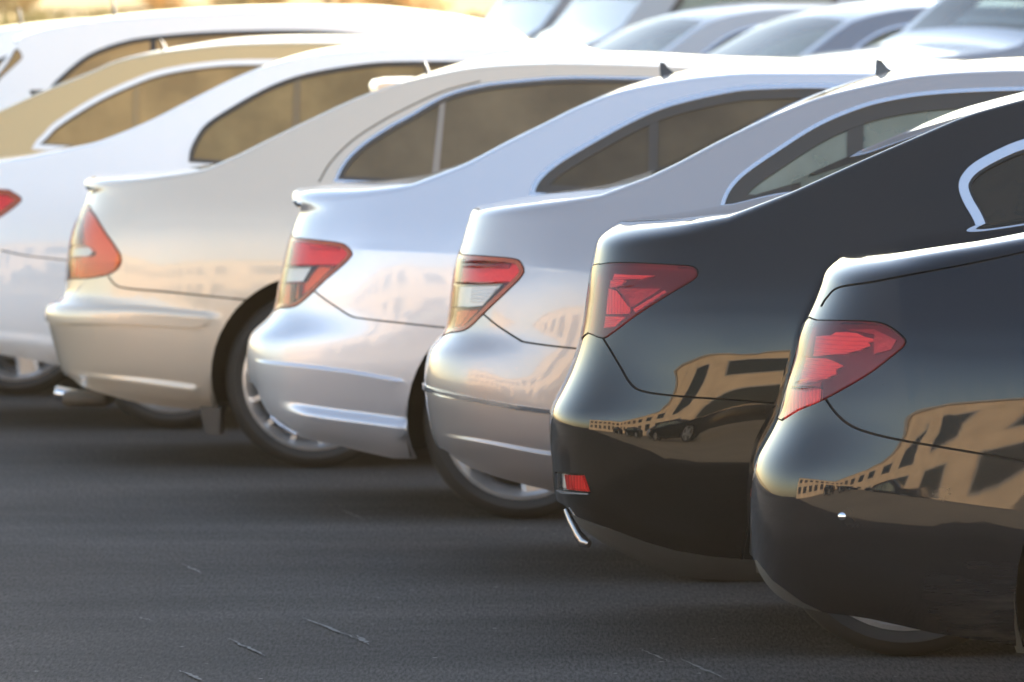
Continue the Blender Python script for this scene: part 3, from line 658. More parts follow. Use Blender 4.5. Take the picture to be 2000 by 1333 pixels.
PLASTER = pmat('tan plaster', (.74, .53, .33), .85, var=.16, scale=.8); PALEWALL = pmat('cream plaster', (.74, .62, .48), .85, var=.1, scale=.6)
WINGL = pmat('dark window glass', (.03, .035, .04), .06, coat=1); CONC = pmat('concrete trim', (.42, .38, .33), .8)
def building(name, label, loc, rz, Lx, D, H, wall, rows, cols, ww, wh, sill0, floor):
    root = thing(name, label, 'building', loc, rz)
    MB().box(-Lx/2, Lx/2, 0, D, 0, H).build('wall', wall, root); MB().box(-Lx/2-.25, Lx/2+.25, -.25, D+.25, H, H+.3).build('roof', CONC, root)
    fm = gm = None
    for j in range(rows):
        for i in range(cols):
            x = -Lx/2+(i+.5)*Lx/cols; z = sill0+j*floor
            if fm is None:
                m = MB().box(-ww/2-.12, ww/2+.12, -.06, .05, -.14, -.003); m.box(-ww/2-.12, -ww/2, -.06, .05, 0, wh); m.box(ww/2, ww/2+.12, -.06, .05, 0, wh); m.box(-ww/2-.12, ww/2+.12, -.06, .05, wh+.003, wh+.14)
                o = m.build('window', CONC, root); fm = o.data; p = MB().box(-ww/2, ww/2, -.02, .04, 0, wh).build('pane', WINGL, o); gm = p.data
            else: o = link(bpy.data.objects.new('window', fm), root); p = link(bpy.data.objects.new('pane', gm), o)
            o.location = (x, -.003, z)
    return root
building('tan_building', 'long tan plastered building with dark windows, mirrored in the black car doors', (-18, -30, 0), math.pi, 105, 12, 8.2, PLASTER, 2, 24, 2.1, 1.9, 1.2, 3.7)
building('tan_building', 'tan plastered building wing along the left side of the lot, mirrored in the car corners', (-46, -8, 0), math.pi/2, 46, 10, 8.6, PLASTER, 2, 7, 3.6, 2.0, 1.2, 3.7)
x, _ = ray(1810, 10, 118); building('cream_building', 'pale cream building with dark windows far behind the silver cars', (x+3.4, 118, 1.2), 0, 15, 9, 6.5, PALEWALL, 2, 9, .55, 2.0, .35, 3.2)

# ------------------------------------------------------------------ paints
P_WHITE = paint('white paint', (.80, .79, .78), 0, .4, .03); P_DARK = paint('haze-toned dark paint', (.60, .41, .18), .3, .42, .03)  # P_DARK: a dark car, its paint coloured as if seen through warm haze
P_BEIGE = paint('champagne metallic', (.64, .53, .41), .4, .42, .02); P_SILVER = paint('silver metallic', (.60, .60, .63), .6, .38, .015)
P_TAUPE = paint('warm grey metallic', (.40, .36, .345), .6, .36, .02); P_BLACK = paint('black paint', (.006, .0056, .005), 0, .4, .018, grime=0.)
P_NAVY = paint('blue-black paint', (.0015, .003, .006), 0, .4, .006, True, grime=0.)

# ------------------------------------------------------------------ small car fittings
def antenna(kind, px, base):
    def f(s, root):
        m = MB()
        if kind == 'fin':
            (x0, z0) = s.loc(*px[0], s.Yc); (x1, z1) = s.loc(*px[1], s.Yc); (x2, z2) = s.loc(*px[2], s.Yc); h = z0-z2
            pr = [(x0, z0), (x0+.018, z0-.003), (x0+.034, z0-h*.5), (x0+.050, z0-h*.74), (x0+.10, z0-h*.80), (x2, z2), (x2-.02, z2-.05), (x1, z1-.05), (x1, z1)]
            pr = [(a, c) for a, c in pr]; b = len(m.V); n = len(pr)
            for sy in (-1, 1): m.V += [(a, sy*(.007+.022*min(max((z0-c)/h, 0), 1)), c) for a, c in pr]
            m.F += [tuple(range(n))[::-1], tuple(range(n, 2*n))] + [(i, (i+1) % n, n+(i+1) % n, n+i) for i in range(n)]
            m.build('shark_fin_antenna', pmat('fin plastic', (.03, .027, .024), .3, coat=.6), root)
        else:
            (x0, z0) = s.loc(*px[0], s.Yc); (x1, z1) = s.loc(*px[1], s.Yc)
            m.tube([(x0, 0, z0), ((x0+x1)/2, 0, (z0+z1)/2), (x1, 0, z1-.04)], [.006, .008, .012], 10); m.lathe_y([(-.03, .02), (.03, .02)], 8)
            m = MB().tube([(x0, 0, z0), ((x0+x1)/2, 0, (z0+z1)/2), (x1, 0, z1-.05)], [.006, .008, .011], 10)
            m.tube([(x1-.02, 0, z1-.06), (x1-.01, 0, z1-.012), (x1+.05, 0, z1-.012), (x1+.11, 0, z1-.06)], [.03, .026, .022, .012], 10)
            m.build('roof_antenna', pmat('mast plastic', (.05, .045, .04), .4), root, True)
    return f
def wing(px0, px1, zt, zl, paintm, hw=.56):   # spoiler lip over the rear window
    def f(s, root):
        x0, za = s.loc(*px0, s.Yc); x1, zb = s.loc(*px1, s.Yc); h = za-zb; V = []; F = []; n = 17; prof = [(0, -.35), (.02, -.85), (.16, -1), (.55, -.95), (1, -.9), (1, 0), (.6, .02), (.25, 0), (.06, -.1)]; k = len(prof)
        for i in range(n):
            y = -hw+2*hw*i/(n-1); c = 1-(abs(y)/hw)**4; sh = 1-.25*(abs(y)/hw)**6
            for u, v in prof: V.append((x0+(x1-x0)*u+.05*(1-c)*(1-u), y, za-.018*(abs(y)/hw)**2+v*h*sh))
        for i in range(n-1):
            for j in range(k): F.append((i*k+j, i*k+(j+1) % k, (i+1)*k+(j+1) % k, (i+1)*k+j))
        F += [tuple(range(k))[::-1], tuple((n-1)*k+j for j in range(k))]
        o = mesh_obj('roof_spoiler', V, F, paintm, root); o.data.set_sharp_from_angle(angle=math.radians(60))
    return f
def tip(pts, r, y, chrome=True, box=None):
    def f(s, root):
        q = [s.loc(*p, s.Yc-y) for p in pts]
        m = MB(); a = [(x, -y, z) for x, z in q]; v = Vector(a[1])-Vector(a[0]); nrm = v.normalized(); u = Vector((0, 1, 0)); w = nrm.cross(u); n = 18; rings = []
        for (t, rr) in ((.06, r*.8), (0, r*.84), (-.004, r*.94), (.008, r), (1, r*1.0), (1, r*.4)):
            p = Vector(a[0])+v*t; b = len(m.V); rings.append(b); m.V += [tuple(p+rr*(1.35*math.cos(6.2832*k/n)*u+math.sin(6.2832*k/n)*w)) for k in range(n)]
        for i in range(len(rings)-1):
            for k in range(n): m.F.append((rings[i]+k, rings[i]+(k+1) % n, rings[i+1]+(k+1) % n, rings[i+1]+k))
        m.build('exhaust_tip', CHROME, root, True)
        if box:
            (xa, za), (xb, zb) = s.loc(*box[0], s.Yc-y), s.loc(*box[1], s.Yc-y); hz = (za-zb)/2; zc = (za+zb)/2; V = []; F = []; n = 20
            for x, k_ in ((xa, .75), (xa+.02, 1), (xb-.02, 1), (xb, .75)):
                for k in range(n):
                    t = 6.2832*k/n; V.append((x, -y+.05+.17*k_*np.sign(math.cos(t))*abs(math.cos(t))**.6, zc+hz*k_*np.sign(math.sin(t))*abs(math.sin(t))**.6))
            for i in range(3):
                for k in range(n): F.append((i*n+k, i*n+(k+1) % n, (i+1)*n+(k+1) % n, (i+1)*n+k))
            F += [tuple(range(n)), tuple(3*n+k for k in range(n))]
            mesh_obj('muffler', V, F, pmat('rusty steel', (.10, .075, .05), .7, .4, var=.3), root)
    return f
def finisher(px, rr):
    def f(s, root):
        q = [s.loc(*p, s.d+.30) for p in px]; MB().tube([(x, -(s.Wm-.30)-.01*i, z) for i, (x, z) in enumerate(q)], rr, 14).build('exhaust_finisher', pmat('dull chrome', (.36, .35, .34), .25, .9), root, True)
    return f
def flap(px):
    def f(s, root):
        q = [s.loc(*p, s.d+.08) for p in px]; m = MB()
        for sy in (-1, 1): MB().prism(q, sy*(s.Wm-.03), sy*(s.Wm-.24)).build('mudflap', pmat('mudflap rubber', (.06, .05, .04), .8), root)
    return f
def dots(name, pts, r, mat, ring=None):
    def f(s, root):
        for p in pts:
            T, Z = s.P(p); c = s.pos(np.array(T), np.array(Z)); nn = s.nrm(np.array(T), np.array(Z)); nn = -nn if nn[1] > 0 else nn
            a = np.cross(nn, (0, 0, 1)); a /= np.linalg.norm(a); b = np.cross(nn, a); V = [c+nn*.006]; F = []; k = 18
            for rr, h in ((.6, .006), (.95, .004), (1.25, .001)):
                V += [c+nn*h+r*rr*(math.cos(6.2832*i/k)*a+math.sin(6.2832*i/k)*b) for i in range(k)]
            F += [(0, 1+i, 1+(i+1) % k) for i in range(k)]
            for q in range(2): F += [(1+q*k+i, 1+(q+1)*k+i, 1+(q+1)*k+(i+1) % k, 1+q*k+(i+1) % k) for i in range(k)]
            mesh_obj(name, V, F, mat, root)
    return f
def front(zr=1.43, x0=2.6, wind=3.05):
    return [('m', x0, zr), ('m', wind, zr-.06), ('m', wind+.35, zr-.24), ('m', wind+.72, .99), ('m', 4.2, .92), ('m', 4.62, .80), ('m', 4.8, .68)]
BOT = [('m', 1.5, .2), ('m', 3.2, .19), ('m', 4.5, .2), ('m', 4.8, .27)]
def winend(zt, b0=.95, b1=.93): return [('m', 2.2, zt), ('m', 2.75, zt-.03), ('m', 3.1, zt-.17), ('m', 3.45, b1), ('m', 2.2, b0)]
GRP = 'cars parked side by side in the front row'

GW = {k: glass('haze film %s' % k, (.13, .10, .06), col, .26, .50) for k, col in dict(A=(.90, .58, .24), B=(.82, .53, .22), C=(.60, .42, .19), D=(.34, .26, .16), E=(.22, .175, .115), G=(.09, .085, .07)).items()}  # film colours carry the warm haze, stronger on the farther cars
# ------------------------------------------------------------------ front row
SPECS = []
SPECS.append(dict(name='black_sedan', label='nearest car, blue-black sedan with a scratched rear bumper, at the right edge', cat='car', group=GRP, soft=1, tdx=-.024, paint=P_NAVY, d=15.45, W=.92, R=.50, n=4.8,
    tail=[(1660, 505), (1640, 513), (1619, 523), (1611, 534), (1606, 552), (1595, 578), (1583, 606), (1568, 632), (1558, 662), (1548, 710), (1530, 765), (1518, 812), (1491, 865), (1471, 903), (1464, 936), (1461, 980), (1463, 1040), (1465, 1100)],
    edge=[(1612, 564), (1640, 559), (1700, 549), (1790, 532), (1880, 515), (1950, 501), (2000, 489), ('m', .6, 1.115), ('m', .85, 1.22), ('m', 1.3, 1.36), ('m', 1.9, 1.42)] + front(1.43),
    bottom=[(1465, 1112), (1483, 1146), (1524, 1183), (1578, 1200), (1681, 1212), (1821, 1241), (1978, 1274), ('m', .62, .22)] + BOT, rl=.045, r0=.022,
    crown=[(0, .01), (.5, .018), (1.2, .03), (2.2, .045), (3.2, .03), (4.8, .01)],
    feats=[dict(k='ridge', line=[(1466, 922), (1528, 931), (1656, 952), (1780, 971), (2000, 1003), (2150, 1026)], a=.005, w=.16, wd=.26, fl=.1, fr=.25),
           dict(k='shelf', line=[(1540, 1072), (1640, 1092), (1800, 1130), (1985, 1170)], a=.0032, w=.05, fl=.18, fr=.05, dec=.10)],
    bumper=[(1400, 815), (1520, 812), (1607, 779), (1628, 807), (1652, 828), (1685, 843), (1750, 859), (1850, 876), (2000, 901), (2080, 915), (2080, 1400), (1400, 1400)],
    seams=[[(1607, 779), (1628, 807), (1652, 828), (1685, 843), (1750, 859), (1850, 876), (2000, 901), (2080, 914)], [(1591, 600), (1603, 582), (1629, 562), (1700, 551), (1790, 534), (1880, 517), (2000, 491)]],
    valance=[(1464, 1095), (1500, 1135), (1560, 1177), (1600, 1196), (1500, 1260), (1400, 1130)],
    lamps=[dict(o=[(1540, 628), (1583, 628), (1655, 629), (1709, 632), (1736, 642), (1757, 658), (1764, 668), (1757, 680), (1730, 702), (1685, 735), (1607, 778), (1550, 801), (1500, 815), (1520, 730)], lens=LG_WINE, hous=B_DARK,
        inner=[('red_reflector', [(1608, 652), (1618, 646), (1640, 645), (1664, 648), (1680, 655), (1704, 661), (1688, 667), (1692, 673), (1668, 682), (1640, 689), (1600, 692), (1570, 694), (1575, 655)], B_HOT), ('lamp_facet', [(1640, 640), (1700, 640), (1745, 662), (1735, 680), (1700, 690), (1700, 650)], B_MID),
               ('red_reflector', [(1555, 698), (1600, 699), (1618, 705), (1636, 713), (1620, 721), (1622, 728), (1600, 738), (1540, 750)], B_HOT), ('lamp_facet', [(1545, 752), (1590, 745), (1588, 756), (1535, 758)], B_MID),
               ('white_reflector', [(1525, 760), (1590, 758), (1589, 785), (1500, 816)], B_PRISM)])],
    windows=[dict(o=[('m', 1.05, 1.0), ('m', 1.25, 1.2), ('m', 1.6, 1.31)]+winend(1.36), trim=.015, frame=.02)],
    backlight=(('m', .62, 1.1), ('m', 1.5, 1.38)), screen=(('m', 3.1, 1.3), ('m', 3.75, 1.0)), wheel=(2330, 1130), wr=.335, wkind='twin', belt=.95,
    extra=[dots('parking_sensor', [(1642, 1010)], .0075, CHROME)]))
SPECS.append(dict(name='black_sedan', label='black sedan with a small red bumper reflector and chrome window surround', cat='car', group=GRP, soft=1, tdx=-.024, paint=P_BLACK, d=17.83, W=.92, R=.50, n=4.8,
    tail=[(1220, 441), (1202, 445), (1180, 453), (1165, 468), (1160, 486), (1157, 503), (1150, 538), (1142, 600), (1134, 651), (1117, 712), (1087, 777), (1072, 805), (1071, 838), (1077, 906), (1081, 962), (1087, 985), (1095, 1000)],
    edge=[(1161, 492), (1185, 489), (1275, 476), (1387, 453), (1455, 433), (1489, 415), (1580, 370), (1685, 321), (1790, 275), (1895, 232), (1947, 217), (2000, 203), ('m', 1.3, 1.425), ('m', 1.7, 1.45)] + front(1.44),
    bottom=[(1096, 1000), (1110, 1022), (1150, 1055), (1215, 1088), (1335, 1132), (1446, 1142), (1475, 1142)] + BOT, rl=.05, r0=.011,
    crown=[(0, .008), (.42, .010), (.55, -.004), (.75, -.018), (1.25, -.018), (1.6, -.020), (2.1, -.012), (2.7, .02), (3.2, .03), (4.8, .01)],
    feats=[dict(k='shelf', line=[(1080, 790), (1150, 772), (1258, 800), (1400, 815), (1460, 820)], a=.008, w=.20, fl=.1, fr=.30, dec=.5),
           dict(k='ridge', line=[(1100, 985), (1220, 1015), (1330, 1045), (1440, 1060)], a=.014, w=.05, wd=.1, fl=.06, fr=.1)],
    bumper=[(1000, 655), (1137, 650), (1171, 660), (1207, 715), (1230, 751), (1258, 766), (1330, 775), (1520, 790), (1700, 800), (1700, 1300), (1000, 1300)],
    valance=[(1040, 998), (1097, 1001), (1120, 1011), (1200, 1038), (1260, 1060), (1320, 1077), (1390, 1088), (1446, 1092), (1500, 1096), (1500, 1250), (1040, 1250)],
    seams=[[(1171, 660), (1190, 688), (1207, 715), (1230, 751), (1258, 766), (1330, 775), (1420, 781), (1520, 789)], [(1640, 506), (1650, 500), (1700, 497), (1745, 498)], [(1446, 1096), (1452, 1062), (1460, 1030)]],
    lamps=[dict(o=[(1120, 530), (1165, 518), (1219, 515), (1320, 520), (1349, 523), (1358, 533), (1350, 546), (1303, 574), (1236, 617), (1190, 651), (1171, 660), (1140, 650), (1100, 650)], lens=LG_WINE, hous=B_DARK,
        inner=[('lamp_bar', [(1186, 533), (1225, 535), (1272, 536), (1240, 542), (1182, 545)], B_HOT), ('red_reflector', [(1178, 546), (1210, 545), (1202, 555), (1190, 559), (1176, 560)], B_HOT),
               ('red_reflector', [(1174, 562), (1190, 566), (1206, 577), (1217, 592), (1222, 604), (1218, 612), (1170, 613)], B_PRISM), ('red_reflector', [(1169, 617), (1212, 618), (1200, 628), (1190, 637), (1166, 640)], B_HOT),
               ('lamp_facet', [(1195, 562), (1285, 562), (1224, 600)], B_MID), ('lamp_bar', [(1228, 602), (1260, 584), (1292, 565), (1296, 568), (1262, 590), (1232, 609)], B_HOT)]),
           dict(nm='bumper_reflector', o=[(1075, 926), (1084, 926), (1134, 929), (1146, 962), (1089, 957), (1075, 955)], lens=LG_CLEAR, hous=B_PRISM, segs=[('red_lens', [(1096, 928), (1134, 930), (1145, 961), (1101, 957)], LG_RED)])],
    mould=[dict(name='chrome_lip', pts=[(1078, 952), (1089, 957), (1146, 962), (1146, 967), (1090, 965), (1078, 960)], off=.004, mat=SATIN)],
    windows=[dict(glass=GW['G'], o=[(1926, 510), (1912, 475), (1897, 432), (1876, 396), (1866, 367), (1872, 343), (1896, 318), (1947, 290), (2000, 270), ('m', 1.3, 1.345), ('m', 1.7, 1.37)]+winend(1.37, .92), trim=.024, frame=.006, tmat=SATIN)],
    backlight=((1500, 408), ('m', 1.4, 1.43)), screen=(('m', 3.1, 1.3), ('m', 3.75, 1.0)), wheel=(1768, 1030), wr=.33, ar=.378, wkind='twin', belt=.95,
    extra=[finisher([(1095, 996), (1104, 1016), (1118, 1042), (1130, 1058), (1142, 1062)], [.006, .010, .012, .016, .010])]))
SPECS.append(dict(name='grey_sedan', label='third car from the right, warm grey sedan with a thin chrome strip round its bumper', cat='car', group=GRP, tdx=-.024, paint=P_TAUPE, d=20.27, W=.885, R=.54, n=3.9,
    tail=[(955, 391), (942, 394), (924, 402), (914, 416), (910, 434), (903, 455), (896, 482), (889, 500), (880, 545), (872, 610), (866, 650), (852, 665), (838, 678), (829, 707), (825, 745), (826, 772), (833, 815), (839, 849), (847, 872), (856, 888)],
    edge=[(912, 440), (926, 434), (1010, 416), (1115, 401), (1178, 390), (1212, 378), (1300, 338), (1405, 283), (1510, 233), (1611, 195), (1685, 177), (1790, 157), (1895, 149), (2000, 146), ('m', 2.0, 1.435)] + front(1.42),
    bottom=[(857, 890), (884, 908), (958, 934), (1084, 965), (1150, 985)] + BOT, rl=.034, r0=.013,
    crown=[(0, .006), (.4, .012), (.55, .005), (1.0, .008), (1.3, .026), (2.2, .045), (3.2, .03), (4.8, .01)],
    feats=[dict(k='ridge', line=[(1000, 505), (1036, 521), (1090, 526), (1147, 532), (1400, 545)], a=.010, w=.10, wd=.07, fl=.12, fr=.5),
           dict(k='shelf', line=[(850, 690), (939, 700), (1031, 735), (1123, 745), (1160, 748)], a=.012, w=.18, fl=.08, fr=.2, dec=.5),
           dict(k='shelf', line=[(842, 846), (900, 856), (1073, 886), (1120, 893)], a=.008, w=.014, fl=.05, fr=.05, dec=.12)],
    bumper=[(780, 652), (868, 650), (905, 644), (938, 613), (970, 638), (1010, 663), (1031, 670), (1123, 681), (1250, 690), (1250, 1100), (780, 1100)],
    seams=[[(938, 613), (970, 638), (1010, 663), (1031, 670), (1123, 681), (1240, 689)]],
    mould=[dict(name='chrome_strip', pts=[(800, 748), (826, 756), (905, 774), (1010, 792), (1070, 800), (1140, 809), (1140, 818), (1070, 809), (1010, 801), (905, 783), (826, 766), (800, 760)], off=.006, mat=CHROME)],
    lamps=[dict(o=[(875, 498), (890, 499), (940, 502), (1000, 507), (1014, 516), (1019, 528), (1016, 538), (1000, 556), (939, 613), (915, 636), (897, 646), (868, 650), (850, 650), (860, 590)], rim=(.011, L_DRED), lens=LG_RED,
        segs=[('clear_lens', [(860, 554), (978, 556), (945, 591), (938, 598), (850, 597)], LG_CLEAR), ('copper_lens', [(850, 598), (938, 599), (905, 632), (890, 645), (840, 652)], LG_COPPER)],
        inner=[('lamp_divider', [(860, 550), (990, 551), (985, 556), (860, 555)], B_DARK), ('ribbed_panel', [(908, 561), (962, 561), (938, 590), (905, 590)], B_HOT), ('lamp_divider', [(855, 598), (938, 598), (934, 604), (855, 604)], B_DARK), ('lamp_facet', [(885, 606), (905, 606), (886, 632), (872, 638)], B_PRISM), ('lamp_facet', [(890, 514), (992, 514), (985, 522), (890, 522)], B_MID)])],
    windows=[dict(o=[(1401, 413), (1408, 385), (1422, 360), (1450, 332), (1510, 290), (1580, 245), (1650, 213), (1720, 192), (1825, 177), (2000, 170), ('m', 2.0, 1.40)]+winend(1.39, .96)[1:], trim=.011, frame=.042, tmat=SATIN, fmat=BROWNTRIM, glass=G_MID, cuts=[(1664, 300)], pillars=[[(1648, 420), (1648, 200), (1679, 200), (1679, 420)]], pmat=BROWNTRIM)],
    backlight=((1216, 372), (1611, 192)), screen=(('m', 3.05, 1.3), ('m', 3.75, 1.0)), wheel=(1400, 905), wr=.316, ar=.366, wkind='five', belt=.93,
    extra=[antenna('fin', [(1685, 117), (1684, 150), (1726, 148)], 0)]))
SPECS.append(dict(name='silver_sedan', label='fourth car from the right, bluish silver sedan with a white-lit lip spoiler and sculpted bumper', cat='car', group=GRP, tdx=-.024, paint=P_SILVER, d=22.92, W=.885, R=.54, n=3.9,
    lipn=7, lipto=(598, 358), tail=[(600, 358), (587, 360), (571, 369), (563, 384), (566, 396), (576, 408), (578, 414), (571, 437), (562, 462), (549, 515), (538, 570), (533, 604), (522, 620), (505, 636), (486, 651), (479, 675), (477, 702), (478, 735), (480, 757)],
    edge=[(577, 412), (606, 402), (705, 388), (790, 374), (830, 366), (855, 353), (915, 325), (985, 287), (1055, 252), (1125, 217), (1209, 186), (1300, 168), (1370, 158), (1475, 151), (1615, 151), ('m', 2.1, 1.41)] + front(1.40),
    bottom=[(481, 757), (500, 795), (520, 822), (565, 853), (655, 872), (799, 900)] + BOT, rl=.055, r0=.014,
    crown=[(0, .008), (.4, .012), (.55, .006), (1.0, .008), (1.3, .026), (2.2, .045), (3.2, .03), (4.8, .01)],
    feats=[dict(k='ridge', line=[(655, 470), (700, 487), (780, 491), (889, 496), (1100, 505)], a=.012, w=.11, wd=.08, fl=.12, fr=.5),
           dict(k='shelf', line=[(482, 702), (560, 712), (660, 723), (792, 745)], a=.010, w=.012, fl=.05, fr=.03, dec=.10),
           dict(k='shelf', line=[(530, 788), (570, 797), (640, 808), (720, 818), (803, 829)], a=.035, w=.042, fl=.10, fr=.02, dec=.30)],
    bumper=[(430, 606), (534, 603), (583, 592), (608, 568), (645, 594), (682, 617), (709, 623), (866, 640), (960, 648), (960, 1000), (430, 1000)],
    seams=[[(608, 568), (645, 594), (682, 617), (709, 623), (780, 631), (866, 640), (950, 647)]],
    mould=[dict(name='bumper_trim', pts=[(470, 752), (482, 757), (490, 776), (510, 803), (540, 829), (575, 848), (570, 853), (535, 836), (503, 810), (484, 780), (470, 770)], off=.004, mat=SATIN)],
    lamps=[dict(o=[(550, 463), (563, 465), (600, 469), (655, 475), (674, 482), (684, 494), (682, 502), (668, 517), (632, 547), (604, 573), (583, 591), (565, 600), (540, 602), (515, 601), (530, 540)], rim=(.011, L_DRED), lens=LG_RED,
        segs=[('orange_lens', [(612, 519), (650, 520), (600, 568), (582, 580), (582, 552)], LG_ORANGE), ('clear_lens', [(530, 519), (606, 520), (588, 550), (524, 551)], LG_CLEAR), ('copper_lens', [(520, 553), (583, 553), (582, 580), (560, 596), (510, 600)], LG_COPPER)],
        inner=[('lamp_divider', [(540, 516), (660, 517), (655, 521), (540, 520)], B_MID), ('lamp_facet', [(556, 555), (566, 555), (562, 596), (552, 598)], B_DARK), ('lamp_facet', [(573, 555), (580, 555), (578, 584), (571, 590)], B_DARK), ('lamp_facet', [(592, 480), (655, 483), (655, 489), (592, 486)], B_HOT)])],
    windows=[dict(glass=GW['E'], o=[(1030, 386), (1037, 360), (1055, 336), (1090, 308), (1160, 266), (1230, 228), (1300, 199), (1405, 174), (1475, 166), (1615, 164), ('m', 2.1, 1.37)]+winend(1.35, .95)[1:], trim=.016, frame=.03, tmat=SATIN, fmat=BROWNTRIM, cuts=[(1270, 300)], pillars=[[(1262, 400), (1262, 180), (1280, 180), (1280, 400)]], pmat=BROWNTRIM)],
    backlight=((858, 350), (1209, 186)), screen=(('m', 3.05, 1.28), ('m', 3.75, 1.0)), wheel=(1017, 824), wr=.316, ar=.366, wkind='five', belt=.92,
    extra=[antenna('fin', [(1266, 121), (1268, 152), (1308, 149)], 0)]))
SPECS.append(dict(name='beige_sedan', label='champagne beige sedan with a roof spoiler and triangular red tail lamp', cat='car', group=GRP, tdx=-.024, paint=P_BEIGE, d=25.65, W=.905, R=.60, n=3.0,
    lipn=7, lipto=(172, 337), tail=[(190, 337), (172, 343), (156, 352), (150, 358), (153, 367), (160, 376), (157, 384), (150, 405), (138, 432), (126, 468), (119, 520), (116, 560), (111, 588), (92, 592), (81, 602), (79, 618), (83, 640), (90, 665), (98, 695), (105, 725), (117, 743)],
    edge=[(158, 380), (178, 374), (245, 364), (315, 353), (385, 341), (425, 329), (455, 313), (525, 277), (600, 240), (700, 194), (775, 168), (845, 151), (915, 138), (985, 132), (1090, 129), (1265, 133), (1400, 140)] + front(1.41, 2.75),
    bottom=[(117, 745), (135, 757), (210, 778), (257, 788), (389, 802)] + BOT, rl=.05, r0=.010,
    crown=[(0, .006), (.4, .010), (.6, .004), (1.1, .006), (1.4, .028), (2.2, .045), (3.2, .03), (4.8, .01)],
    feats=[dict(k='shelf', line=[(90, 594), (250, 603), (398, 614), (440, 618)], a=.02, w=.03, fl=.05, fr=.1, dec=.35),
           dict(k='shelf', line=[(108, 722), (250, 741), (389, 758)], a=.016, w=.03, fl=.05, fr=.02, dec=.06),
           ],
    bumper=[(30, 592), (113, 588), (171, 543), (201, 537), (207, 540), (222, 557), (248, 564), (330, 571), (430, 581), (520, 588), (520, 900), (30, 900)],
    seams=[[(207, 540), (222, 557), (248, 564), (330, 571), (430, 581), (492, 587)], [(621, 356), (645, 315), (687, 273), (740, 238), (792, 210), (862, 178), (932, 159)], [(180, 373), (168, 380), (160, 390)]],
    gap=.003,
    mould=[dict(name='bumper_moulding', pts=[(40, 593), (88, 594), (250, 602), (385, 612), (402, 617), (408, 625), (400, 635), (376, 641), (250, 634), (81, 628), (40, 626)], off=.010)],
    lamps=[dict(o=[(140, 425), (159, 400), (170, 412), (184, 430), (210, 467), (224, 486), (232, 500), (233, 513), (226, 525), (215, 533), (201, 538), (171, 543), (120, 545), (100, 545), (112, 470)], rim=(.004, L_DRED), lens=LG_ORANGE,
        segs=[('clear_lens', [(100, 483), (165, 481), (173, 487), (175, 492), (172, 498), (164, 501), (100, 503)], LG_CLEAR), ('copper_lens', [(100, 506), (139, 505), (137, 541), (95, 542)], LG_COPPER)],
        inner=[('ribbed_panel', [(150, 512), (226, 512), (215, 530), (150, 538)], B_HOT), ('lamp_facet', [(130, 440), (146, 425), (150, 478), (118, 480)], B_MID)])],
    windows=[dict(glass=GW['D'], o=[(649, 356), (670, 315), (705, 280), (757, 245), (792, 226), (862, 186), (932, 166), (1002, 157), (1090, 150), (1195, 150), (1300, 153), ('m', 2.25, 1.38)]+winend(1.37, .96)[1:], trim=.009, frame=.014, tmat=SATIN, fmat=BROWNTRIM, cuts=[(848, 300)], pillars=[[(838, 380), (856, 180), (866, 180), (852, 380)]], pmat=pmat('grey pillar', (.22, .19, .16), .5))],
    backlight=((428, 325), (775, 166)), screen=(('m', 3.15, 1.28), ('m', 3.8, 1.0)), wheel=(611, 744), wr=.318, ar=.366, wkind='multi', belt=.95,
    extra=[wing((708, 150), (815, 181), 0, 0, P_BEIGE), antenna('mast', [(808, 121), (820, 150)], 0), tip([(100, 768), (150, 776)], .026, .58, box=((118, 762), (208, 795))), flap([(391, 795), (430, 795), (429, 850), (400, 845)])]))
SPECS.append(dict(name='white_sedan', label='plain white sedan whose tail leaves the photo at the left, beside the beige sedan', cat='car', group=GRP, paint=P_WHITE, d=28.22, W=.92, R=.60, n=3.2,
    tail=[(-150, 298), (-168, 306), (-178, 322), (-176, 345), (-184, 400), (-192, 450), (-198, 500), (-222, 545), (-225, 600), (-215, 650), (-205, 672)],
    edge=[(-172, 345), (-100, 335), (0, 322), (105, 302), (175, 287), (200, 279), (280, 246), (385, 192), (465, 153), (525, 131), (600, 114), (670, 106), (760, 101), (850, 99), (985, 102), (1100, 107)] + front(1.43, 2.75),
    bottom=[(-205, 675), (-150, 682), (0, 694), (50, 702), (104, 713), (200, 735)] + BOT, rl=.04, r0=.012,
    crown=[(0, .008), (.5, .012), (.8, .004), (1.2, .008), (1.5, .02), (2.3, .035), (3.2, .03), (4.8, .01)],
    feats=[dict(k='shelf', line=[(-200, 640), (0, 655), (120, 668)], a=.012, w=.05, fl=.05, fr=.05, dec=.2)],
    bumper=[(-300, 500), (-198, 500), (0, 489), (47, 499), (115, 507), (270, 525), (270, 900), (-300, 900)],
    seams=[[(0, 489), (47, 499), (115, 507), (200, 516)]],
    lamps=[dict(o=[(-230, 385), (-120, 372), (0, 371), (22, 376), (38, 386), (39, 393), (26, 405), (0, 423), (-60, 455), (-230, 470)], rim=(.02, L_DRED), lens=LG_RED)],
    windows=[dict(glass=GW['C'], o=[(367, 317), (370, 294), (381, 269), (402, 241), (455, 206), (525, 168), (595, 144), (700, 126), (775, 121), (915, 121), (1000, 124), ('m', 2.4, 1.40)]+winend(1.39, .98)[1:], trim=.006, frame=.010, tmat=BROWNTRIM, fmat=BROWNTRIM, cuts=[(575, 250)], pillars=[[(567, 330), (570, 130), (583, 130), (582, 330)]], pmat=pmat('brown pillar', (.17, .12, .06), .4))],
    backlight=((195, 280), (525, 130)), screen=(('m', 3.15, 1.28), ('m', 3.8, 1.0)), wheel=(335, 680), wr=.32, ar=.37, wkind='multi', belt=.97, extra=[]))
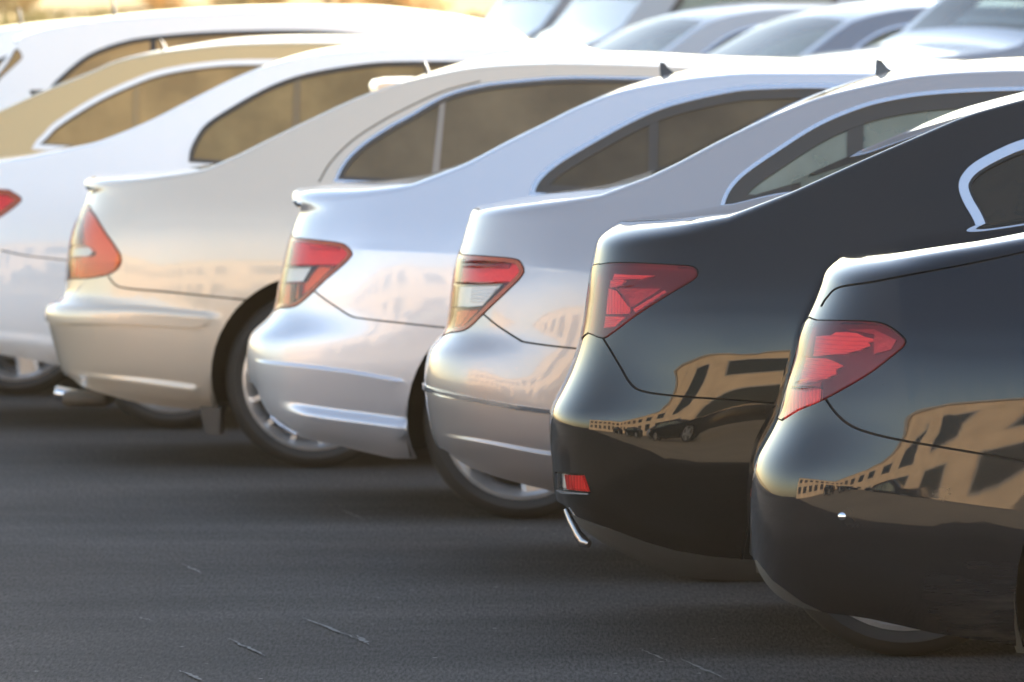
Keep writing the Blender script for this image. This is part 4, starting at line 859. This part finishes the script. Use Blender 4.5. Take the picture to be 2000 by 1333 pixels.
SPECS.append(dict(name='hazy_dark_sedan', label='dark sedan painted in haze brown with a bright curved window frame, behind the white sedan', cat='car', group=GRP, paint=P_DARK, d=30.83, W=.90, R=.60, n=3.2,
    tail=[(-420, 290), (-440, 300), (-446, 330), (-452, 420), (-470, 480), (-478, 560), (-470, 640)],
    edge=[(-440, 330), (-300, 312), (-170, 293), (-90, 262), (0, 222), (70, 190), (140, 162), (185, 143), (210, 131), (280, 114), (350, 104), (455, 94), (595, 91), (700, 93), (800, 97)] + front(1.45, 2.75),
    bottom=[(-470, 645), (-200, 665), (30, 690)] + BOT, rl=.03, r0=.020,
    crown=[(0, .008), (.5, .01), (1.0, .010), (1.5, .012), (2.2, .03), (3.2, .03), (4.8, .01)],
    windows=[dict(glass=GW['B'], o=[(61, 292), (70, 276), (84, 262), (107, 239), (175, 195), (245, 161), (315, 136), (420, 120), (525, 117), (650, 119), ('m', 2.5, 1.40)]+winend(1.39, 1.0)[1:], trim=.021, frame=.008, tmat=pmat('pale window frame', (.78, .76, .74), .3, coat=1), fmat=BROWNTRIM, cuts=[(262, 230)], pillars=[[(255, 310), (258, 120), (270, 120), (269, 310)]], pmat=pmat('haze brown pillar', (.26, .17, .07), .4))],
    backlight=((-160, 285), (190, 142)), screen=(('m', 3.15, 1.3), ('m', 3.8, 1.02)), wheel=(30, 620), wr=.32, ar=.37, wkind='five', belt=.98,
    extra=[antenna('mast', [(297, 77), (310, 100)], 0)]))
HATCH = dict(name='white_hatchback', cat='car', group=GRP, paint=P_WHITE, d=33.4, W=.90, R=.5, n=3.6, zs=.95, tk=.42, L=4.5,
    tail=[(-95, 235), (-112, 250), (-125, 300), (-135, 400), (-150, 450), (-150, 560), (-140, 600)],
    edge=[(-125, 285), (-95, 236), (-50, 184), (0, 126), (14, 105), (23, 88), (36, 75), (105, 58), (210, 43), (350, 33), (525, 28), (700, 29), (810, 39), (915, 55), (985, 75), (1030, 100), ('m', 3.4, 1.12), ('m', 3.7, 1.02), ('m', 4.2, .92), ('m', 4.5, .72)],
    bottom=[(-140, 605), (0, 625), ('m', 1.3, .2), ('m', 3.2, .19), ('m', 4.5, .25)], rl=.02, r0=.016,
    crown=[(0, .02), (.3, .03), (.6, .02), (1.6, .03), (2.6, .03), (4.5, .01)],
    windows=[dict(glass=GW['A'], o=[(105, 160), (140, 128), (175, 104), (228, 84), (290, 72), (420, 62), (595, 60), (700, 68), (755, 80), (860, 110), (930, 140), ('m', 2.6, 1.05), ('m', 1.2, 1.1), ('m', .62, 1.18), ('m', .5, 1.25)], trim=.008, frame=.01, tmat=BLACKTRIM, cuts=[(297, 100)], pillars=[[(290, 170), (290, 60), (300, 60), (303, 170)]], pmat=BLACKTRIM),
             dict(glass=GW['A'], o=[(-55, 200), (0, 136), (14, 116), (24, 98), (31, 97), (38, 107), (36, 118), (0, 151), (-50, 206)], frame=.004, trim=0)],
    backlight=(('m', .02, 1.1), ('m', .30, 1.5)), screen=((930, 70), (1030, 100)), wheel=(300, 560), wr=.32, ar=.365, wb=2.6, wkind='multi', belt=1.0, cabin=(.6, 3.0))
def plate_roof(s, root):
    pass
SPECS.append(dict(HATCH, label='farthest white hatchback in full view, with a roof spoiler and an aerial mast', extra=[wing((24, 68), (110, 84), 0, 0, P_WHITE, .55), antenna('mast', [(203, -4), (212, 34)], 0)]))
built = {}
for sp in SPECS:
    c = Car(sp); c.build(); built[sp['label']] = c
    # the row is parked at a slight angle: noses a little nearer than a square-on view
    yaw = -math.radians(sp.get('yaw', 2.4)); px_, py_ = .35, -c.Wm; r = c.root
    r.rotation_euler = (0, 0, yaw); r.location = (c.x0+px_-(px_*math.cos(yaw)-py_*math.sin(yaw)), c.Yc+py_-(px_*math.sin(yaw)+py_*math.cos(yaw)), 0)
z = dup(built[SPECS[-1]['label']].root); z.location = z.location+Vector((-.62, 2.55, -.04)); z['label'] = 'white car mostly hidden, only its pale rear corner showing at the left edge'

# ------------------------------------------------------------------ second row: cars with their noses to the left
P_SIL2 = paint('pale silver', (.15, .165, .20), .4, .38, .05); P_BLK2 = paint('black opposite', (.012, .012, .013), 0, .3, .03); P_WHT2 = paint('white opposite', (.34, .35, .38), 0, .4, .04)
def generic(kind, paintm, **k):
    base = dict(px=False, q=.6, paint=paintm, W=.9, R=.6, n=3.2, wkind='five', wr=.32, ar=.37, far=True)
    if kind == 'sedan':
        base.update(tail=[(.06, 1.06), (0, 1.0), (.04, .8), (-.05, .62), (-.06, .45), (0, .33)], edge=[(.03, 1.0), (.3, 1.01), (.55, 1.03), (.9, 1.2), (1.3, 1.36), (1.8, 1.42), (2.4, 1.42), (2.85, 1.36), (3.25, 1.15), (3.55, .99), (4.2, .92), (4.6, .82), (4.8, .66)],
            bottom=[(0, .33), (.4, .24), (1.2, .2), (3.6, .19), (4.5, .21), (4.8, .27)], windows=[dict(o=[(.95, .96), (1.1, 1.15), (1.5, 1.31), (1.9, 1.355), (2.35, 1.355), (2.75, 1.30), (3.05, 1.14), (3.3, .95), (2.2, .95)], trim=.014, frame=.02, tmat=SATIN, cuts=[(2.1, 1.1)], pillars=[[(2.06, .9), (2.1, 1.4), (2.16, 1.4), (2.12, .9)]], pmat=BLACKTRIM, glass=G_MID)],
            lamps=[dict(o=[(-.1, .92), (.16, .9), (.3, .84), (.1, .7), (-.1, .69)], lens=LG_RED)], backlight=((.58, 1.04), (1.3, 1.36)), screen=((2.9, 1.33), (3.5, 1.01)), wheel=(1.0, .32), wb=2.75)
    elif kind == 'suv':
        base.update(zs=1.05, tk=.42, L=4.7, tail=[(.12, 1.7), (.05, 1.6), (0, 1.1), (-.06, .8), (-.06, .6), (0, .42)], edge=[(.08, 1.60), (.4, 1.62), (1.2, 1.66), (2.2, 1.66), (2.7, 1.60), (3.05, 1.36), (3.35, 1.12), (3.9, 1.05), (4.4, .98), (4.7, .8)],
            bottom=[(0, .42), (.5, .32), (1.5, .28), (3.5, .28), (4.5, .3), (4.7, .38)], windows=[dict(o=[(.35, 1.15), (.4, 1.5), (1.2, 1.57), (2.2, 1.57), (2.6, 1.52), (2.9, 1.33), (3.1, 1.12), (1.5, 1.12)], trim=.012, frame=.03, cuts=[(1.1, 1.2), (1.95, 1.2)], pillars=[[(1.07, 1), (1.1, 1.7), (1.16, 1.7), (1.13, 1)], [(1.92, 1), (1.95, 1.7), (2.01, 1.7), (1.98, 1)]], glass=G_MID)],
            lamps=[dict(o=[(-.1, 1.1), (.2, 1.1), (.12, .85), (-.1, .85)], lens=LG_RED)], screen=((2.72, 1.58), (3.32, 1.14)), backlight=(('m', .0, 1.6), ('m', .03, 1.6)), wheel=(.9, .35), wb=2.7, wr=.35, ar=.4, belt=1.1, cabin=(.5, 3.1))
    else:
        base.update(zs=1.25, tk=.18, L=5.2, W=.98, R=.3, n=5., tail=[(.06, 2.35), (0, 2.2), (0, 1.2), (-.04, .7), (0, .42)], edge=[(.03, 2.18), (1., 2.2), (3., 2.2), (3.5, 2.12), (3.9, 1.75), (4.25, 1.28), (4.6, 1.15), (5.0, 1.02), (5.2, .8)],
            bottom=[(0, .42), (.6, .32), (3.5, .28), (5., .3), (5.2, .38)], windows=[dict(o=[(2.75, 1.2), (2.72, 2.02), (3.3, 2.0), (3.6, 1.8), (3.95, 1.35), (4.02, 1.2)], trim=.015, frame=.03, tmat=BLACKTRIM, glass=G_MID)],
            lamps=[dict(o=[(-.1, 1.2), (.1, 1.2), (.1, .8), (-.1, .8)], lens=LG_RED)], screen=((3.55, 2.08), (4.2, 1.32)), wheel=(.95, .34), wb=3.1, wr=.34, ar=.39, belt=1.15, cabin=(2.6, 3.8))
    base.update(k); return base
def place(kind, paintm, name, label, cat, nose_px, y, z, yaw, group, **k):
    """nose pointing to camera-left; yaw turns the nose towards the camera"""
    c = Car(generic(kind, paintm, name=name, label=label, cat=cat, group=group, at=(0, 0, 0), **k)); r = c.build()
    x, _ = ray(nose_px, 60, y); a = math.pi+math.radians(yaw); L = c.L
    r.rotation_euler = (0, 0, a); r.location = (x-math.cos(a)*L, y-math.sin(a)*L, z); return r
G2 = 'cars parked in the second row behind'
zt = .42
place('suv', P_SIL2, 'silver_suv', 'silver off-roader at the right edge of the second row, tall windscreen facing left', 'car', 1400, 38.5, .36, 24, G2)
place('sedan', P_SIL2, 'silver_sedan', 'pale silver saloon in the second row directly left of the tall off-roader', 'car', 1010, 42, .28, 22, G2)
place('sedan', P_WHT2, 'white_sedan', 'white saloon in the second row between the white van and the silver saloon', 'car', 770, 45, .28, 20, G2)
place('van', P_WHT2, 'white_van', 'tall white panel van standing behind the second row saloons', 'van', 870, 48.5, .28, 14, G2)
place('van', P_SIL2, 'silver_van', 'silver panel van left of the tall white one in the second row', 'van', 735, 51.8, .28, 14, G2)
place('suv', P_WHT2, 'white_suv', 'white off-roader at the left end of the second row beside the dry grass', 'car', 610, 55, .28, 14, G2)
# ------------------------------------------------------------------ cars across the lane, seen only mirrored in the bodywork
G3 = 'cars across the lane mirrored in the black paint'
protos = {}
for kind, p, nm, lb, x, y, rz in [('sedan', P_BLK2, 'black_sedan', 'black saloon across the lane, mirrored in the middle of the black bumpers', -6.4, .6, 0),
        ('sedan', P_BLK2, 'black_sedan', 'black saloon left of the mirrored middle one across the lane', -12.9, .4, 0), ('sedan', P_BLK2, 'black_sedan', 'black saloon farthest left across the lane', -19.4, .7, 0),
        ('sedan', P_WHT2, 'white_sedan', 'white saloon across the lane behind the mirrored black saloons', -9.4, -5.2, .06), ('suv', P_SIL2, 'silver_suv', 'silver off-roader across the lane, right end of the mirrored row', 1.6, -.8, -.05)]:
    if nm in protos: r = dup(protos[nm]); r.location = (x, y, 0); r.rotation_euler = (0, 0, rz); r['label'] = lb
    else: protos[nm] = Car(generic(kind, p, name=nm, label=lb, cat='car', group=G3, at=(x, y, 0), rz=rz)).build()
# ------------------------------------------------------------------ sunlit haze
hz = MB().box(-60, 60, -49, 140, -1.2, 9.3).build('haze', None) if False else None
hm = bpy.data.materials.new('haze'); hm.use_nodes = True; hn = hm.node_tree.nodes; hn.remove(hn['Principled BSDF'])
vol = hn.new('ShaderNodeVolumePrincipled'); vol.inputs['Color'].default_value = (1, .78, .50, 1); vol.inputs['Density'].default_value = .0003; vol.inputs['Anisotropy'].default_value = .1
hm.node_tree.links.new(vol.outputs[0], hn['Material Output'].inputs['Volume'])
ho = MB().box(-80, 80, -60, 170, -1.2, 10.0).build('haze', hm); ho['kind'] = 'stuff'
